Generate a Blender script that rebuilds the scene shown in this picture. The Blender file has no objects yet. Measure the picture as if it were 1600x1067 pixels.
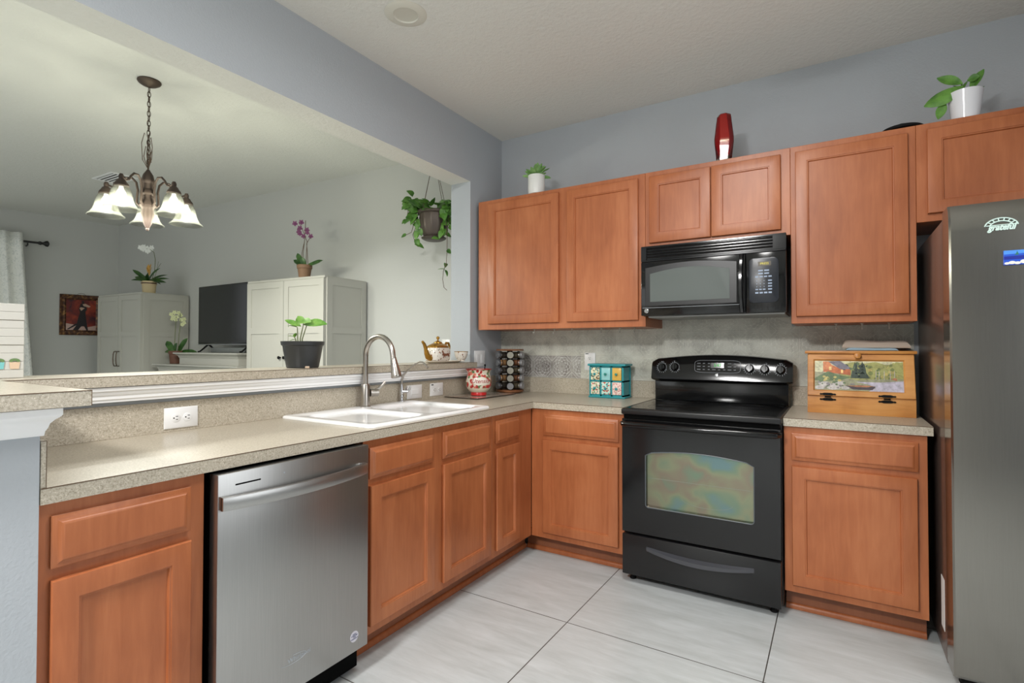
import bpy, bmesh, math, random
from math import sin, cos, pi, radians
from mathutils import Vector, Matrix

S = bpy.context.scene
COL = S.collection
random.seed(7)

# ---------------------------------------------------------------- camera
CX, CY, CZ, YAW, PIT, ROL, FPX, PPY = 2.1454, -3.3446, 1.2373, 0.5528, 0.0161, 0.0012, 818.73, 530.06
fw = Vector((-sin(YAW) * cos(PIT), cos(YAW) * cos(PIT), sin(PIT)))
rt = Vector((cos(YAW), sin(YAW), 0))
up = rt.cross(fw)
r2 = cos(ROL) * rt + sin(ROL) * up
u2 = -sin(ROL) * rt + cos(ROL) * up
cam = bpy.data.objects.new('camera', bpy.data.cameras.new('camera'))
COL.objects.link(cam)
cam.matrix_world = Matrix(((r2.x, u2.x, -fw.x, CX), (r2.y, u2.y, -fw.y, CY), (r2.z, u2.z, -fw.z, CZ), (0, 0, 0, 1)))
cam.data.sensor_width = 36.0
cam.data.lens = FPX * 36.0 / 1600
cam.data.shift_y = -(533.5 - PPY) / 1600
cam.data.clip_start = 0.05
S.camera = cam

# ---------------------------------------------------------------- view, world, lights
S.view_settings.view_transform = 'Standard'
S.view_settings.look = 'None'
S.view_settings.gamma = 1.0
S.view_settings.use_curve_mapping = False
S.view_settings.exposure = 0.0
S.cycles.use_denoising = True
S.cycles.max_bounces = 10
S.cycles.diffuse_bounces = 6
S.cycles.transparent_max_bounces = 16
S.cycles.sample_clamp_indirect = 6.0
S.cycles.caustics_reflective = False
S.cycles.caustics_refractive = False

W = bpy.data.worlds.new('world')
S.world = W
W.use_nodes = True
W.node_tree.nodes['Background'].inputs[0].default_value = (0.92, 0.96, 1.0, 1)
W.node_tree.nodes['Background'].inputs[1].default_value = 0.9


def area(name, loc, target, sx, sy, power, col=(1, 1, 1), shape='RECTANGLE'):
    d = bpy.data.lights.new(name, 'AREA')
    d.shape = shape
    d.size = sx
    d.size_y = sy
    d.energy = power
    d.color = col
    o = bpy.data.objects.new(name, d)
    COL.objects.link(o)
    o.location = loc
    o.rotation_euler = (Vector(target) - Vector(loc)).to_track_quat('-Z', 'Y').to_euler()
    return o


# unseen daylight: right-hand kitchen window placed as low fill, dining window added for light
area('side_window_fill', (3.40, -2.10, 1.55), (0.0, -2.4, 1.0), 1.7, 1.3, 16, (0.93, 0.97, 1.0))
area('dining_window_fill', (-3.2, -5.92, 1.5), (-3.0, 0, 1.5), 2.6, 2.0, 15, (0.98, 1.0, 0.97))
# the flush kitchen ceiling lamp, then an added one filling the back run
area('kitchen_lamp_and_fill', (1.66, -1.90, 2.70), (1.66, -1.90, 0), 0.5, 0.5, 24, (1.0, 0.985, 0.96), 'DISK')
area('kitchen_lamp_and_fill', (1.05, -4.60, 2.70), (1.15, -4.10, 0), 0.5, 0.5, 118, (1.0, 0.99, 0.975), 'DISK')
CHAND_W = 20.0
CHAND_COL = (1.0, 0.99, 0.88)


# ---------------------------------------------------------------- helpers
def lin(c):
    c = c / 255.0
    return c / 12.92 if c <= 0.04045 else ((c + 0.055) / 1.055) ** 2.4


def rgb(r, g, b):
    return (lin(r), lin(g), lin(b), 1.0)


class MB:
    def __init__(self):
        self.bm = bmesh.new()
        self.mi = 0

    def mat(self, i):
        self.mi = i
        return self

    def face(self, vs):
        try:
            f = self.bm.faces.new(vs)
            f.material_index = self.mi
            return f
        except ValueError:
            return None

    def poly(self, pts):
        return self.face([self.bm.verts.new(p) for p in pts])

    def box(self, x0, x1, y0, y1, z0, z1, bev=0.0, seg=2):
        v = [self.bm.verts.new((x, y, z)) for x in (x0, x1) for y in (y0, y1) for z in (z0, z1)]
        fs = [self.face([v[i] for i in q]) for q in ((0, 1, 3, 2), (4, 6, 7, 5), (0, 4, 5, 1), (2, 3, 7, 6), (0, 2, 6, 4), (1, 5, 7, 3))]
        if bev > 0:
            es = list({e for f in fs for e in f.edges})
            r = bmesh.ops.bevel(self.bm, geom=es, offset=bev, segments=seg, profile=0.5, affect='EDGES')
            for f in r['faces']:
                f.material_index = self.mi
        return self

    def loops(self, rings, cap0=True, cap1=True, closed=True):
        """skin a list of rings (lists of points, equal length)"""
        R = [[self.bm.verts.new(p) for p in ring] for ring in rings]
        n = len(R[0])
        for a, b in zip(R, R[1:]):
            for i in range(n if closed else n - 1):
                j = (i + 1) % n
                self.face([a[i], a[j], b[j], b[i]])
        if cap0:
            self.face(R[0][::-1])
        if cap1:
            self.face(R[-1])
        return self

    def lathe(self, prof, n=32, c=(0, 0, 0), ax='z'):
        """prof: list of (r, h); r == 0 closes"""
        c = Vector(c)
        rows = []
        for r, h in prof:
            if r <= 1e-6:
                rows.append([self.bm.verts.new(c + self._ax(0, 0, h, ax))])
            else:
                rows.append([self.bm.verts.new(c + self._ax(r * cos(2 * pi * i / n), r * sin(2 * pi * i / n), h, ax)) for i in range(n)])
        for a, b in zip(rows, rows[1:]):
            if len(a) == 1 and len(b) == 1:
                continue
            for i in range(n):
                j = (i + 1) % n
                if len(a) == 1:
                    self.face([a[0], b[i], b[j]])
                elif len(b) == 1:
                    self.face([a[i], a[j], b[0]])
                else:
                    self.face([a[i], a[j], b[j], b[i]])
        return self

    @staticmethod
    def _ax(a, b, h, ax):
        if ax == 'z':
            return Vector((a, b, h))
        if ax == 'x':
            return Vector((h, a, b))
        return Vector((a, -h, b))  # 'y': h points to -y (towards the room)

    def tube(self, pts, r, n=10, closed=False, caps=True):
        pts = [Vector(p) for p in pts]
        m = len(pts)
        rr = r if isinstance(r, (list, tuple)) else [r] * m
        T = []
        for i in range(m):
            a = pts[(i - 1) % m] if (closed or i > 0) else pts[i]
            b = pts[(i + 1) % m] if (closed or i < m - 1) else pts[i]
            d = b - a
            T.append(d.normalized() if d.length > 1e-9 else Vector((0, 0, 1)))
        ref = Vector((0, 0, 1)) if abs(T[0].z) < 0.9 else Vector((1, 0, 0))
        N = (ref - T[0] * ref.dot(T[0])).normalized()
        rings = []
        for i in range(m):
            N = (N - T[i] * N.dot(T[i]))
            N = N.normalized() if N.length > 1e-6 else T[i].orthogonal().normalized()
            B = T[i].cross(N)
            rings.append([pts[i] + (N * cos(2 * pi * k / n) + B * sin(2 * pi * k / n)) * rr[i] for k in range(n)])
        if closed:
            rings.append(rings[0])
            self.loops(rings, False, False)
        else:
            self.loops(rings, caps, caps)
        return self

    def cyl(self, p0, p1, r0, r1=None, n=24):
        return self.tube([p0, p1], [r0, r0 if r1 is None else r1], n)

    def ball(self, c, r, n=16, sz=1.0):
        k = n // 2
        return self.lathe([(r * sin(pi * i / k), -r * sz * cos(pi * i / k)) for i in range(k + 1)], n, c)

    def leaf(self, base, d, L, Wd, droop=0.4, fold=0.25, up=(0, 0, 1), n=7, shape='oval'):
        """curved leaf blade with a fold along the midrib"""
        base = Vector(base)
        d = Vector(d).normalized()
        upv = Vector(up)
        side = d.cross(upv)
        side = side.normalized() if side.length > 1e-4 else d.orthogonal().normalized()
        nrm = side.cross(d).normalized()
        rows = []
        for i in range(n + 1):
            t = i / n
            ang = -droop * t
            p = base + d * (L * t * (1 - 0.12 * abs(droop) * t)) + nrm * (L * 0.5 * (-droop) * t * t)
            if shape == 'strap':
                w = Wd * min(1, 0.55 + 2.2 * t) * (1 - max(0, t - 0.72) ** 1.5 / 0.28 ** 1.5 * 0.97)
            elif shape == 'heart':
                w = Wd * (max(0.02, sin(pi * min(1, t * 0.96 + 0.10)) ** 0.55) if t < 0.995 else 0.02) * (1.18 - 0.55 * t)
            else:
                w = Wd * max(0.03, sin(pi * (t * 0.97 + 0.015)) ** 0.8)
            f = fold * w
            rows.append([p - side * w * 0.5 + nrm * f * 0.5, p - side * w * 0.25 + nrm * f * 0.22, p, p + side * w * 0.25 + nrm * f * 0.22, p + side * w * 0.5 + nrm * f * 0.5])
        R = [[self.bm.verts.new(q) for q in row] for row in rows]
        for a, b in zip(R, R[1:]):
            for i in range(4):
                self.face([a[i], a[i + 1], b[i + 1], b[i]])
        # underside a hair below, so a leaf has thickness
        R2 = [[self.bm.verts.new(q - nrm * 0.0008) for q in row] for row in rows]
        for a, b in zip(R2, R2[1:]):
            for i in range(4):
                self.face([a[i + 1], a[i], b[i], b[i + 1]])
        edge = [(R[i][0], R2[i][0]) for i in range(n + 1)] + [(R[n][i], R2[n][i]) for i in range(1, 5)] + \
               [(R[i][4], R2[i][4]) for i in range(n - 1, -1, -1)] + [(R[0][i], R2[0][i]) for i in range(3, 0, -1)]
        for (a, b), (c, e) in zip(edge, edge[1:] + edge[:1]):
            self.face([a, b, e, c])
        return self

    def text(self, s, size, fn, shear=0.0, depth=0.0, align='CENTER', offset=0.0, bold=0.0):
        """lettering; fn(x, y, z) maps text space to the mesh's space"""
        cu = bpy.data.curves.new('lettering', 'FONT')
        cu.body = s
        cu.size = size
        cu.shear = shear
        cu.align_x = align
        cu.align_y = 'CENTER'
        cu.extrude = depth
        cu.offset = bold
        cu.resolution_u = 3
        o = bpy.data.objects.new('lettering', cu)
        COL.objects.link(o)
        bpy.context.view_layer.update()
        me = o.evaluated_get(bpy.context.evaluated_depsgraph_get()).to_mesh()
        vs = [self.bm.verts.new(fn(v.co.x, v.co.y, v.co.z + offset)) for v in me.vertices]
        for p in me.polygons:
            self.face([vs[i] for i in p.vertices])
        bpy.data.objects.remove(o)
        bpy.data.curves.remove(cu)
        return self

    def xf(self, M):
        bmesh.ops.transform(self.bm, matrix=M, verts=self.bm.verts)
        return self

    def build(self, name, mats, parent=None, loc=None, kind=None, normals=True, angle=35, flip=False):
        """link as ONE mesh object. Points are in the world unless parent has been given (then in the root thing's own space + loc)"""
        if normals:
            bmesh.ops.recalc_face_normals(self.bm, faces=self.bm.faces)
        me = bpy.data.meshes.new(name)
        self.bm.to_mesh(me)
        self.bm.free()
        for m in (mats if isinstance(mats, (list, tuple)) else [mats]):
            me.materials.append(m)
        me.shade_smooth()
        me.set_sharp_from_angle(angle=radians(angle))
        o = bpy.data.objects.new(name, me)
        COL.objects.link(o)
        if parent is not None:
            o.parent = parent
        if loc is not None:
            me.transform(Matrix.Translation(-Vector(loc)))
            if parent is None:
                o.location = loc
        if kind:
            o['kind'] = kind
        return o


def tag(o, label, cat, group=None):
    o['label'] = label
    o['category'] = cat
    if group:
        o['group'] = group
    return o


def thing(name, label, cat, loc=(0, 0, 0), rz=0.0, group=None):
    o = bpy.data.objects.new(name, None)
    o.empty_display_size = 0.05
    COL.objects.link(o)
    o.location = loc
    o.rotation_euler = (0, 0, rz)
    return tag(o, label, cat, group)


def wpart(mb, name, mats, root, **k):
    """part authored in world coordinates under an unrotated root"""
    base = root
    while base.parent is not None:
        base = base.parent
    return mb.build(name, mats, parent=root, loc=base.location, **k)


def dup(root, loc, label=None, rz=None):
    r = root.copy()
    COL.objects.link(r)
    r.location = loc
    if rz is not None:
        r.rotation_euler = (0, 0, rz)
    if label:
        r['label'] = label
    for ch in list(root.children):
        c = ch.copy()
        COL.objects.link(c)
        c.parent = r
        for g in list(ch.children):
            e = g.copy()
            COL.objects.link(e)
            e.parent = c
    return r


# ---------------------------------------------------------------- materials
def pm(name, col, rough=0.5, metal=0.0, spec=0.5, **k):
    m = bpy.data.materials.new(name)
    m.use_nodes = True
    b = m.node_tree.nodes['Principled BSDF']
    b.inputs['Base Color'].default_value = col
    b.inputs['Roughness'].default_value = rough
    b.inputs['Metallic'].default_value = metal
    b.inputs['Specular IOR Level'].default_value = spec
    for kk, v in k.items():
        b.inputs[kk.replace('_', ' ')].default_value = v
    return m


class NT:
    def __init__(self, m):
        self.t = m.node_tree
        self.b = self.t.nodes['Principled BSDF']

    def n(self, typ, **k):
        x = self.t.nodes.new(typ)
        for kk, v in k.items():
            setattr(x, kk, v)
        return x

    def l(self, a, b):
        self.t.links.new(a, b)

    def coord(self, out='Object', scale=(1, 1, 1), rot=(0, 0, 0)):
        tc = self.n('ShaderNodeTexCoord')
        mp = self.n('ShaderNodeMapping')
        mp.inputs['Scale'].default_value = scale
        mp.inputs['Rotation'].default_value = rot
        self.l(tc.outputs[out], mp.inputs['Vector'])
        return mp.outputs['Vector']

    def noise(self, vec, scale, detail=4, rough=0.55, dist=0.0):
        x = self.n('ShaderNodeTexNoise')
        x.inputs['Scale'].default_value = scale
        x.inputs['Detail'].default_value = detail
        x.inputs['Roughness'].default_value = rough
        x.inputs['Distortion'].default_value = dist
        self.l(vec, x.inputs['Vector'])
        return x.outputs['Fac']

    def ramp(self, fac, stops, interp='LINEAR'):
        x = self.n('ShaderNodeValToRGB')
        x.color_ramp.interpolation = interp
        e = x.color_ramp.elements
        while len(e) < len(stops):
            e.new(0.5)
        for i, (p, c) in enumerate(stops):
            e[i].position = p
            e[i].color = c
        self.l(fac, x.inputs['Fac'])
        return x.outputs['Color']

    def mix(self, fac, a, b, mode='MIX'):
        x = self.n('ShaderNodeMix', data_type='RGBA', blend_type=mode)
        for v, sk in ((fac, x.inputs[0]), (a, x.inputs[6]), (b, x.inputs[7])):
            if isinstance(v, (int, float)):
                sk.default_value = v
            elif isinstance(v, tuple):
                sk.default_value = v
            else:
                self.l(v, sk)
        return x.outputs[2]

    def math(self, op, a, b=None, c=None):
        x = self.n('ShaderNodeMath', operation=op)
        for i, v in enumerate((a, b, c)):
            if v is None:
                continue
            if isinstance(v, (int, float)):
                x.inputs[i].default_value = v
            else:
                self.l(v, x.inputs[i])
        return x.outputs[0]

    def bump(self, h, strength=0.2, dist=0.002):
        x = self.n('ShaderNodeBump')
        x.inputs['Strength'].default_value = strength
        x.inputs['Distance'].default_value = dist
        self.l(h, x.inputs['Height'])
        self.l(x.outputs['Normal'], self.b.inputs['Normal'])


def paint(name, col, bump=0.12, scale=160, rough=0.65):
    m = pm(name, col, rough, spec=0.3)
    t = NT(m)
    v = t.coord()
    t.bump(t.noise(v, scale, 3), bump, 0.004)
    return m


def wood(name, c0, c1, c2, rough=0.36, grain=(9, 9, 0.9), blotch=4.0, spec=0.45):
    m = pm(name, c1, rough, spec=spec)
    t = NT(m)
    oi = t.n('ShaderNodeObjectInfo')
    v = t.coord(scale=grain)
    add = t.n('ShaderNodeVectorMath', operation='ADD')
    t.l(v, add.inputs[0])
    cmb = t.n('ShaderNodeCombineXYZ')
    t.l(t.math('MULTIPLY', oi.outputs['Random'], 30.0), cmb.inputs[0])
    t.l(t.math('MULTIPLY', oi.outputs['Random'], 17.0), cmb.inputs[2])
    t.l(cmb.outputs[0], add.inputs[1])
    vv = add.outputs[0]
    n1 = t.noise(vv, 5.0, 6, 0.6, 0.6)
    n2 = t.noise(t.coord(scale=(1, 1, 0.6)), blotch, 3, 0.5, 0.4)
    f = t.math('ADD', t.math('MULTIPLY', n1, 0.38), t.math('MULTIPLY', n2, 0.62))
    c = t.ramp(f, [(0.34, c0), (0.5, c1), (0.68, c2)])
    t.l(c, t.b.inputs['Base Color'])
    t.bump(n1, 0.02, 0.001)
    return m


M = {}
M['wall'] = paint('wall_paint', rgb(174, 179, 184), 0.22, 130)
M['liv'] = paint('wall_paint_warm_lit', rgb(196, 197, 194))  # same wall paint, lightened and warmed to carry the living room's light
M['ceil'] = paint('ceiling_paint', rgb(224, 224, 218), 0.9, 50, 0.8)
M['trim'] = pm('white_trim', rgb(244, 244, 244), 0.4)
M['cab'] = wood('maple_cabinet', rgb(152, 85, 49), rgb(169, 99, 60), rgb(184, 114, 73))
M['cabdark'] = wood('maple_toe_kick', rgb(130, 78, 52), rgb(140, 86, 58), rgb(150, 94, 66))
M['black'] = pm('black_gloss', rgb(14, 14, 15), 0.12)
M['blacksat'] = pm('black_satin', rgb(26, 26, 27), 0.32)
M['matte'] = pm('black_matte', rgb(10, 10, 10), 0.7, spec=0.2)
M['glassblk'] = pm('black_glass', rgb(10, 10, 11), 0.05, spec=0.6)
M['white'] = pm('white_plastic', rgb(232, 232, 232), 0.35)
M['whitecab'] = pm('white_lacquer', rgb(180, 179, 171), 0.4)
M['porcelain'] = pm('white_enamel', rgb(240, 240, 240), 0.12)
M['nickel'] = pm('brushed_nickel', rgb(178, 172, 164), 0.28, 1.0)
M['chrome'] = pm('chrome', rgb(210, 210, 212), 0.1, 1.0)
M['bronze'] = pm('aged_bronze', rgb(92, 80, 70), 0.45, 0.7)
M['brown'] = pm('dark_seam', rgb(96, 76, 56), 0.6)
M['teal'] = pm('teal_paint', rgb(28, 138, 146), 0.4)
M['bk'] = pm('dark_recess', rgb(6, 6, 6), 0.9, spec=0.1)
M['soil'] = pm('soil', rgb(52, 38, 28), 0.95)
M['markings'] = pm('pale_marking', rgb(170, 176, 182), 0.5)
M['rodblack'] = pm('rod_black', rgb(18, 18, 18), 0.4)


def steel(name, axis):
    m = pm(name, rgb(176, 175, 172), 0.3, 1.0)
    t = NT(m)
    sc = [60, 60, 60]
    sc[axis] = 1.0
    n = t.noise(t.coord(scale=tuple(sc)), 8.0, 3)
    t.l(t.ramp(n, [(0.3, rgb(170, 169, 167)), (0.7, rgb(177, 176, 174))]), t.b.inputs['Base Color'])
    t.l(t.math('MULTIPLY_ADD', n, 0.05, 0.31), t.b.inputs['Roughness'])
    return m


M['steel'] = steel('stainless_steel', 2)
M['steelh'] = steel('stainless_handle', 1)
M['steelf'] = steel('stainless_fridge', 2)
for nd in M['steelf'].node_tree.nodes:
    if nd.bl_idname == 'ShaderNodeValToRGB':
        nd.color_ramp.elements[0].color = rgb(154, 150, 143)
        nd.color_ramp.elements[1].color = rgb(158, 154, 147)
    if nd.bl_idname == 'ShaderNodeMath':
        nd.inputs[2].default_value = .17


def counter_mat():
    m = pm('speckled_laminate', rgb(190, 180, 160), 0.3, spec=0.45)
    t = NT(m)
    v = t.coord()
    a = t.noise(v, 180, 3, 0.6)
    b = t.noise(v, 420, 2, 0.5)
    c = t.ramp(a, [(0.30, rgb(142, 132, 115)), (0.44, rgb(176, 167, 150)), (0.58, rgb(183, 174, 158)), (0.72, rgb(209, 201, 186))])
    d = t.mix(t.ramp(b, [(0.31, (1, 1, 1, 1)), (0.36, (0, 0, 0, 1))]), c, rgb(132, 120, 102))
    e = t.mix(t.ramp(b, [(0.66, (0, 0, 0, 1)), (0.70, (1, 1, 1, 1))]), d, rgb(226, 218, 200))
    t.l(e, t.b.inputs['Base Color'])
    return m


M['counter'] = counter_mat()


def floor_mat():
    m = pm('grey_porcelain_tile', rgb(196, 194, 188), 0.32, spec=0.4)
    t = NT(m)
    v = t.coord(scale=(1, 5, 1), rot=(0, 0, 0.05))
    n1 = t.noise(v, 2.2, 5, 0.6, 0.8)
    n2 = t.noise(t.coord(scale=(1.5, 9, 1), rot=(0, 0, 0.05)), 4.0, 5, 0.65, 0.5)
    f = t.math('ADD', t.math('MULTIPLY', n1, 0.6), t.math('MULTIPLY', n2, 0.4))
    c = t.ramp(f, [(0.32, rgb(178, 182, 181)), (0.5, rgb(192, 196, 196)), (0.66, rgb(204, 208, 209))])
    # joints, 0.801 m grid
    tc = t.n('ShaderNodeTexCoord')
    sx = t.n('ShaderNodeSeparateXYZ')
    t.l(tc.outputs['Object'], sx.inputs[0])
    P = 0.8015

    def line(sock, off):
        q = t.math('FRACT', t.math('DIVIDE', t.math('SUBTRACT', sock, off), P))
        dd = t.math('ABSOLUTE', t.math('SUBTRACT', q, 0.5))
        return t.math('GREATER_THAN', dd, 0.5 - 0.0022 / P)
    g = t.math('MAXIMUM', line(sx.outputs[0], 1.107), line(sx.outputs[1], -1.187))
    t.l(t.mix(g, c, rgb(72, 68, 63)), t.b.inputs['Base Color'])
    t.bump(t.math('SUBTRACT', 1.0, g), 0.3, 0.001)
    return m


M['floor'] = floor_mat()


def tile_mat():
    """pressed pattern tiles: an eight-petalled rosette in each square"""
    m = pm('pressed_pattern_tile', rgb(150, 148, 138), 0.4, spec=0.5)
    t = NT(m)
    tc = t.n('ShaderNodeTexCoord')
    sx = t.n('ShaderNodeSeparateXYZ')
    t.l(tc.outputs['Object'], sx.inputs[0])
    P = 0.157

    def cell(sock, off):
        return t.math('SUBTRACT', t.math('FRACT', t.math('DIVIDE', t.math('SUBTRACT', sock, off), P)), 0.5)
    px = cell(sx.outputs[0], 0.09)
    pz = cell(sx.outputs[2], 1.025)
    r = t.math('SQRT', t.math('ADD', t.math('MULTIPLY', px, px), t.math('MULTIPLY', pz, pz)))
    a = t.math('ARCTAN2', pz, px)
    c8 = t.math('COSINE', t.math('MULTIPLY', a, 8.0))

    def ring(base, amp, wid):
        rr = t.math('MULTIPLY_ADD', c8, amp, base)
        return t.math('LESS_THAN', t.math('ABSOLUTE', t.math('SUBTRACT', r, rr)), wid)
    L = ring(0.20, 0.05, 0.013)
    for q in ((0.27, -0.06, 0.012), (0.36, 0.06, 0.014), (0.10, 0.03, 0.012), (0.43, -0.03, 0.010)):
        L = t.math('MAXIMUM', L, ring(*q))
    corner = t.math('LESS_THAN', t.math('ABSOLUTE', t.math('SUBTRACT', t.math('ADD', t.math('ABSOLUTE', px), t.math('ABSOLUTE', pz)), 0.74)), 0.014)
    L = t.math('MAXIMUM', L, corner)
    edge = t.math('GREATER_THAN', t.math('MAXIMUM', t.math('ABSOLUTE', px), t.math('ABSOLUTE', pz)), 0.488)
    v = t.coord()
    n = t.noise(v, 9, 4, 0.6, 0.6)
    n2 = t.noise(v, 60, 3, 0.6)
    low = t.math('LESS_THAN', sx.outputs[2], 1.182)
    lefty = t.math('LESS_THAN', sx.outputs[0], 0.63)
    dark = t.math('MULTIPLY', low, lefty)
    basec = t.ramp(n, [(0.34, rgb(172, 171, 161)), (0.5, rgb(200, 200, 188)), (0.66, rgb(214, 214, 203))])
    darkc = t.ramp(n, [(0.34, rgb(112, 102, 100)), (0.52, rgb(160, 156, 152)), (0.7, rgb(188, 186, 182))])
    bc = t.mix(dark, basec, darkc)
    bc = t.mix(t.math('MULTIPLY', n2, 0.3), bc, rgb(196, 196, 186))
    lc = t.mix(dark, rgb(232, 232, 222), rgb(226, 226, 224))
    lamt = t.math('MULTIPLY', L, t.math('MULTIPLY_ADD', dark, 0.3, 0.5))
    bc = t.mix(lamt, bc, lc)
    bc = t.mix(t.math('MULTIPLY', edge, 0.6), bc, rgb(214, 213, 204))
    t.l(bc, t.b.inputs['Base Color'])
    t.bump(t.math('ADD', L, edge), 0.7, 0.003)
    return m


M['tile'] = tile_mat()


def leafmat(name, c0, c1):
    m = pm(name, c0, 0.42)
    t = NT(m)
    n = t.noise(t.coord(), 22, 3)
    t.l(t.ramp(n, [(0.35, c0), (0.65, c1)]), t.b.inputs['Base Color'])
    t.b.inputs['Subsurface Weight'].default_value = 0.0
    return m


M['leaf'] = leafmat('leaf_green', rgb(62, 108, 40), rgb(104, 152, 64))
M['leafd'] = leafmat('leaf_dark_green', rgb(32, 66, 26), rgb(62, 100, 42))
M['leafl'] = leafmat('leaf_bright_green', rgb(92, 146, 56), rgb(140, 184, 88))
M['stem'] = pm('stem_green', rgb(104, 112, 74), 0.6)
M['stick'] = pm('brown_stem', rgb(92, 74, 60), 0.7)


def spots(name, base, cols, scale, thr=0.16, rough=0.3):
    """glazed ground with rounded dabs of several colours"""
    m = pm(name, base, rough)
    t = NT(m)
    v = t.coord()
    c = base
    for i, col in enumerate(cols):
        mp = t.n('ShaderNodeMapping')
        mp.inputs['Location'].default_value = (3.1 * i, 1.7 * i, 2.3 * i)
        t.l(v, mp.inputs['Vector'])
        vo = t.n('ShaderNodeTexVoronoi')
        vo.inputs['Scale'].default_value = scale * (1 + 0.13 * i)
        t.l(mp.outputs[0], vo.inputs['Vector'])
        f = t.math('LESS_THAN', vo.outputs['Distance'], thr)
        c = t.mix(f, c, col)
    t.l(c, t.b.inputs['Base Color'])
    return m


# ================================================================ THE ROOM
H = 2.831
XW, YW = -0.035, 0.035          # kitchen faces of the partition wall and of the back wall
JY, JZ = -0.372, 2.410          # where the pass-through opening starts, and its head
XL = -0.205                     # living-room face of the partition
XR = 3.46
YF = -6.0
LZ = 1.137                      # top of the bar ledge
LC = Vector((-5.86, -0.218, 0)) # far corner of the living room


def struct(mb, name, mats, **k):
    o = mb.build(name, mats, **k)
    o['kind'] = 'structure'
    return o


b = MB(); b.box(-7.2, XR + 2.2, YF - .1, 0.3, -0.05, 0.0)
struct(b, 'floor', M['floor'])
b = MB(); b.box(-7.2, XR + 2.2, YF - .1, 0.3, H, H + 0.08)
struct(b, 'ceiling', M['ceil'])
b = MB(); b.box(XL, XR + .1, YW, YW + 0.12, 0, H)
struct(b, 'wall_back', M['wall'])
# living room: slightly out of square with the kitchen
e = Vector((XL, 0.035, 0)); dl = (e - LC).normalized(); nl = Vector((-dl.y, dl.x, 0))
b = MB()
b.loops([[LC + nl * 0 + Vector((0, 0, z)), e + Vector((0, 0, z)), e + nl * .12 + Vector((0, 0, z)), LC + nl * .12 - dl * .12 + Vector((0, 0, z))] for z in (0, H)])
struct(b, 'wall_living', M['liv'])
df = (Vector((-5.99, -1.336, 0)) - LC).normalized()
nf = Vector((df.y, -df.x, 0)); nf = nf if nf.x < 0 else -nf
FW = lambda s, off=0.0, z=0.0: LC + df * s - nf * off + Vector((0, 0, z))   # point on the far wall, s metres from its corner
# far wall with the curtained window from s = 1.25 to 3.05
b = MB()
def fwbox(mb, s0, s1, z0, z1, o0=0.0, o1=-0.12):
    mb.loops([[FW(s0, o0, z), FW(s1, o0, z), FW(s1, o1, z), FW(s0, o1, z)] for z in (z0, z1)])
fwbox(b, -0.12, 1.28, 0, H); fwbox(b, 3.05, 6.1, 0, H); fwbox(b, 1.28, 3.05, 2.36, H); fwbox(b, 1.28, 3.05, 0, 0.3)
struct(b, 'wall_far', M['liv'])
b = MB()
for s in (1.30, 2.14, 2.99):
    fwbox(b, s, s + .05, .3, 2.36, -0.03, -0.08)
fwbox(b, 1.30, 3.04, .3, .36, -0.03, -0.08); fwbox(b, 1.30, 3.04, 2.3, 2.36, -0.03, -0.08); fwbox(b, 1.30, 3.04, 1.3, 1.35, -0.03, -0.08)
struct(b, 'window_1', M['trim'])
b = MB()
b.box(XR, XR + .12, -3.25, -2.98, 0, H); b.box(XR, XR + .12, YF, -3.25, 2.35, H); b.box(XR, XR + 2.1, -3.25, -3.13, 0, H); b.box(XR + 2.0, XR + 2.12, YF, -3.25, 0, H); b.box(XR, XR + 2.1, YF - .12, YF, 0, H); b.box(XR, XR + .12, -1.22, YW, 0, H); b.box(XR, XR + .12, -2.98, -1.22, 0, .9); b.box(XR, XR + .12, -2.98, -1.22, 2.25, H)  # includes an unseen hall, added so the refrigerator reflects something dim
struct(b, 'wall_right', M['wall'])
b = MB()
for y in (-2.98, -2.125, -1.27):
    b.box(XR + .04, XR + .1, y, y + .05, .9, 2.25)
for z in (.9, 1.55, 2.2):
    b.box(XR + .04, XR + .1, -2.98, -1.22, z, z + .05)
struct(b, 'window_3', M['trim'])  # unseen window, set where its light fills the peninsula
# wall behind the camera, with a glazed patio opening and a dining window added for light
b = MB()
for x0, x1, z0, z1 in ((-7.2, -4.5, 0, H), (-4.5, -1.9, 2.5, H), (-4.5, -1.9, 0, .5), (-1.9, 1.1, 0, H), (1.1, 1.95, 2.05, H), (1.95, XR + .1, 0, H)):
    b.box(x0, x1, YF - .12, YF, z0, z1)
struct(b, 'wall_front', M['liv'])
b = MB()
b.box(1.105, 1.945, YF - .06, YF - .02, .005, 2.045)
for z0_, z1_ in ((.2, .95), (1.1, 1.9)):
    for x0_ in (1.22, 1.57):
        b.box(x0_, x0_ + .27, YF - .021, YF - .014, z0_, z1_, .004, 1)
struct(b, 'door_1', M['trim'])
b = MB()
for x in (-4.5, -3.23, -1.96):
    b.box(x, x + .06, YF - .09, YF - .03, .5, 2.5)
for z in (.5, 1.47, 2.44):
    b.box(-4.5, -1.9, YF - .09, YF - .03, z, z + .06)
struct(b, 'window_2', M['trim'])

# partition: header beam, column beside the corner, half wall and the stub post at its end
b = MB()
b.box(XL, XW, YF, YW, JZ, H)                       # header
b.box(XL, XW, JY, YW, 0, JZ)                       # column
b.box(XL, XW, -3.09, JY, 0, LZ - .037)             # half wall
b.box(XW, 0.598, -3.09, -2.889, 0, LZ - .037)      # stub
o = struct(b, 'wall_partition', [M['wall'], M['ceil']])
for p in o.data.polygons:                          # the soffit of the header wears the ceiling's texture
    if p.normal.z < -0.9 and abs(p.center.z - JZ) < .01 and p.center.y < -1:
        p.material_index = 1

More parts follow.
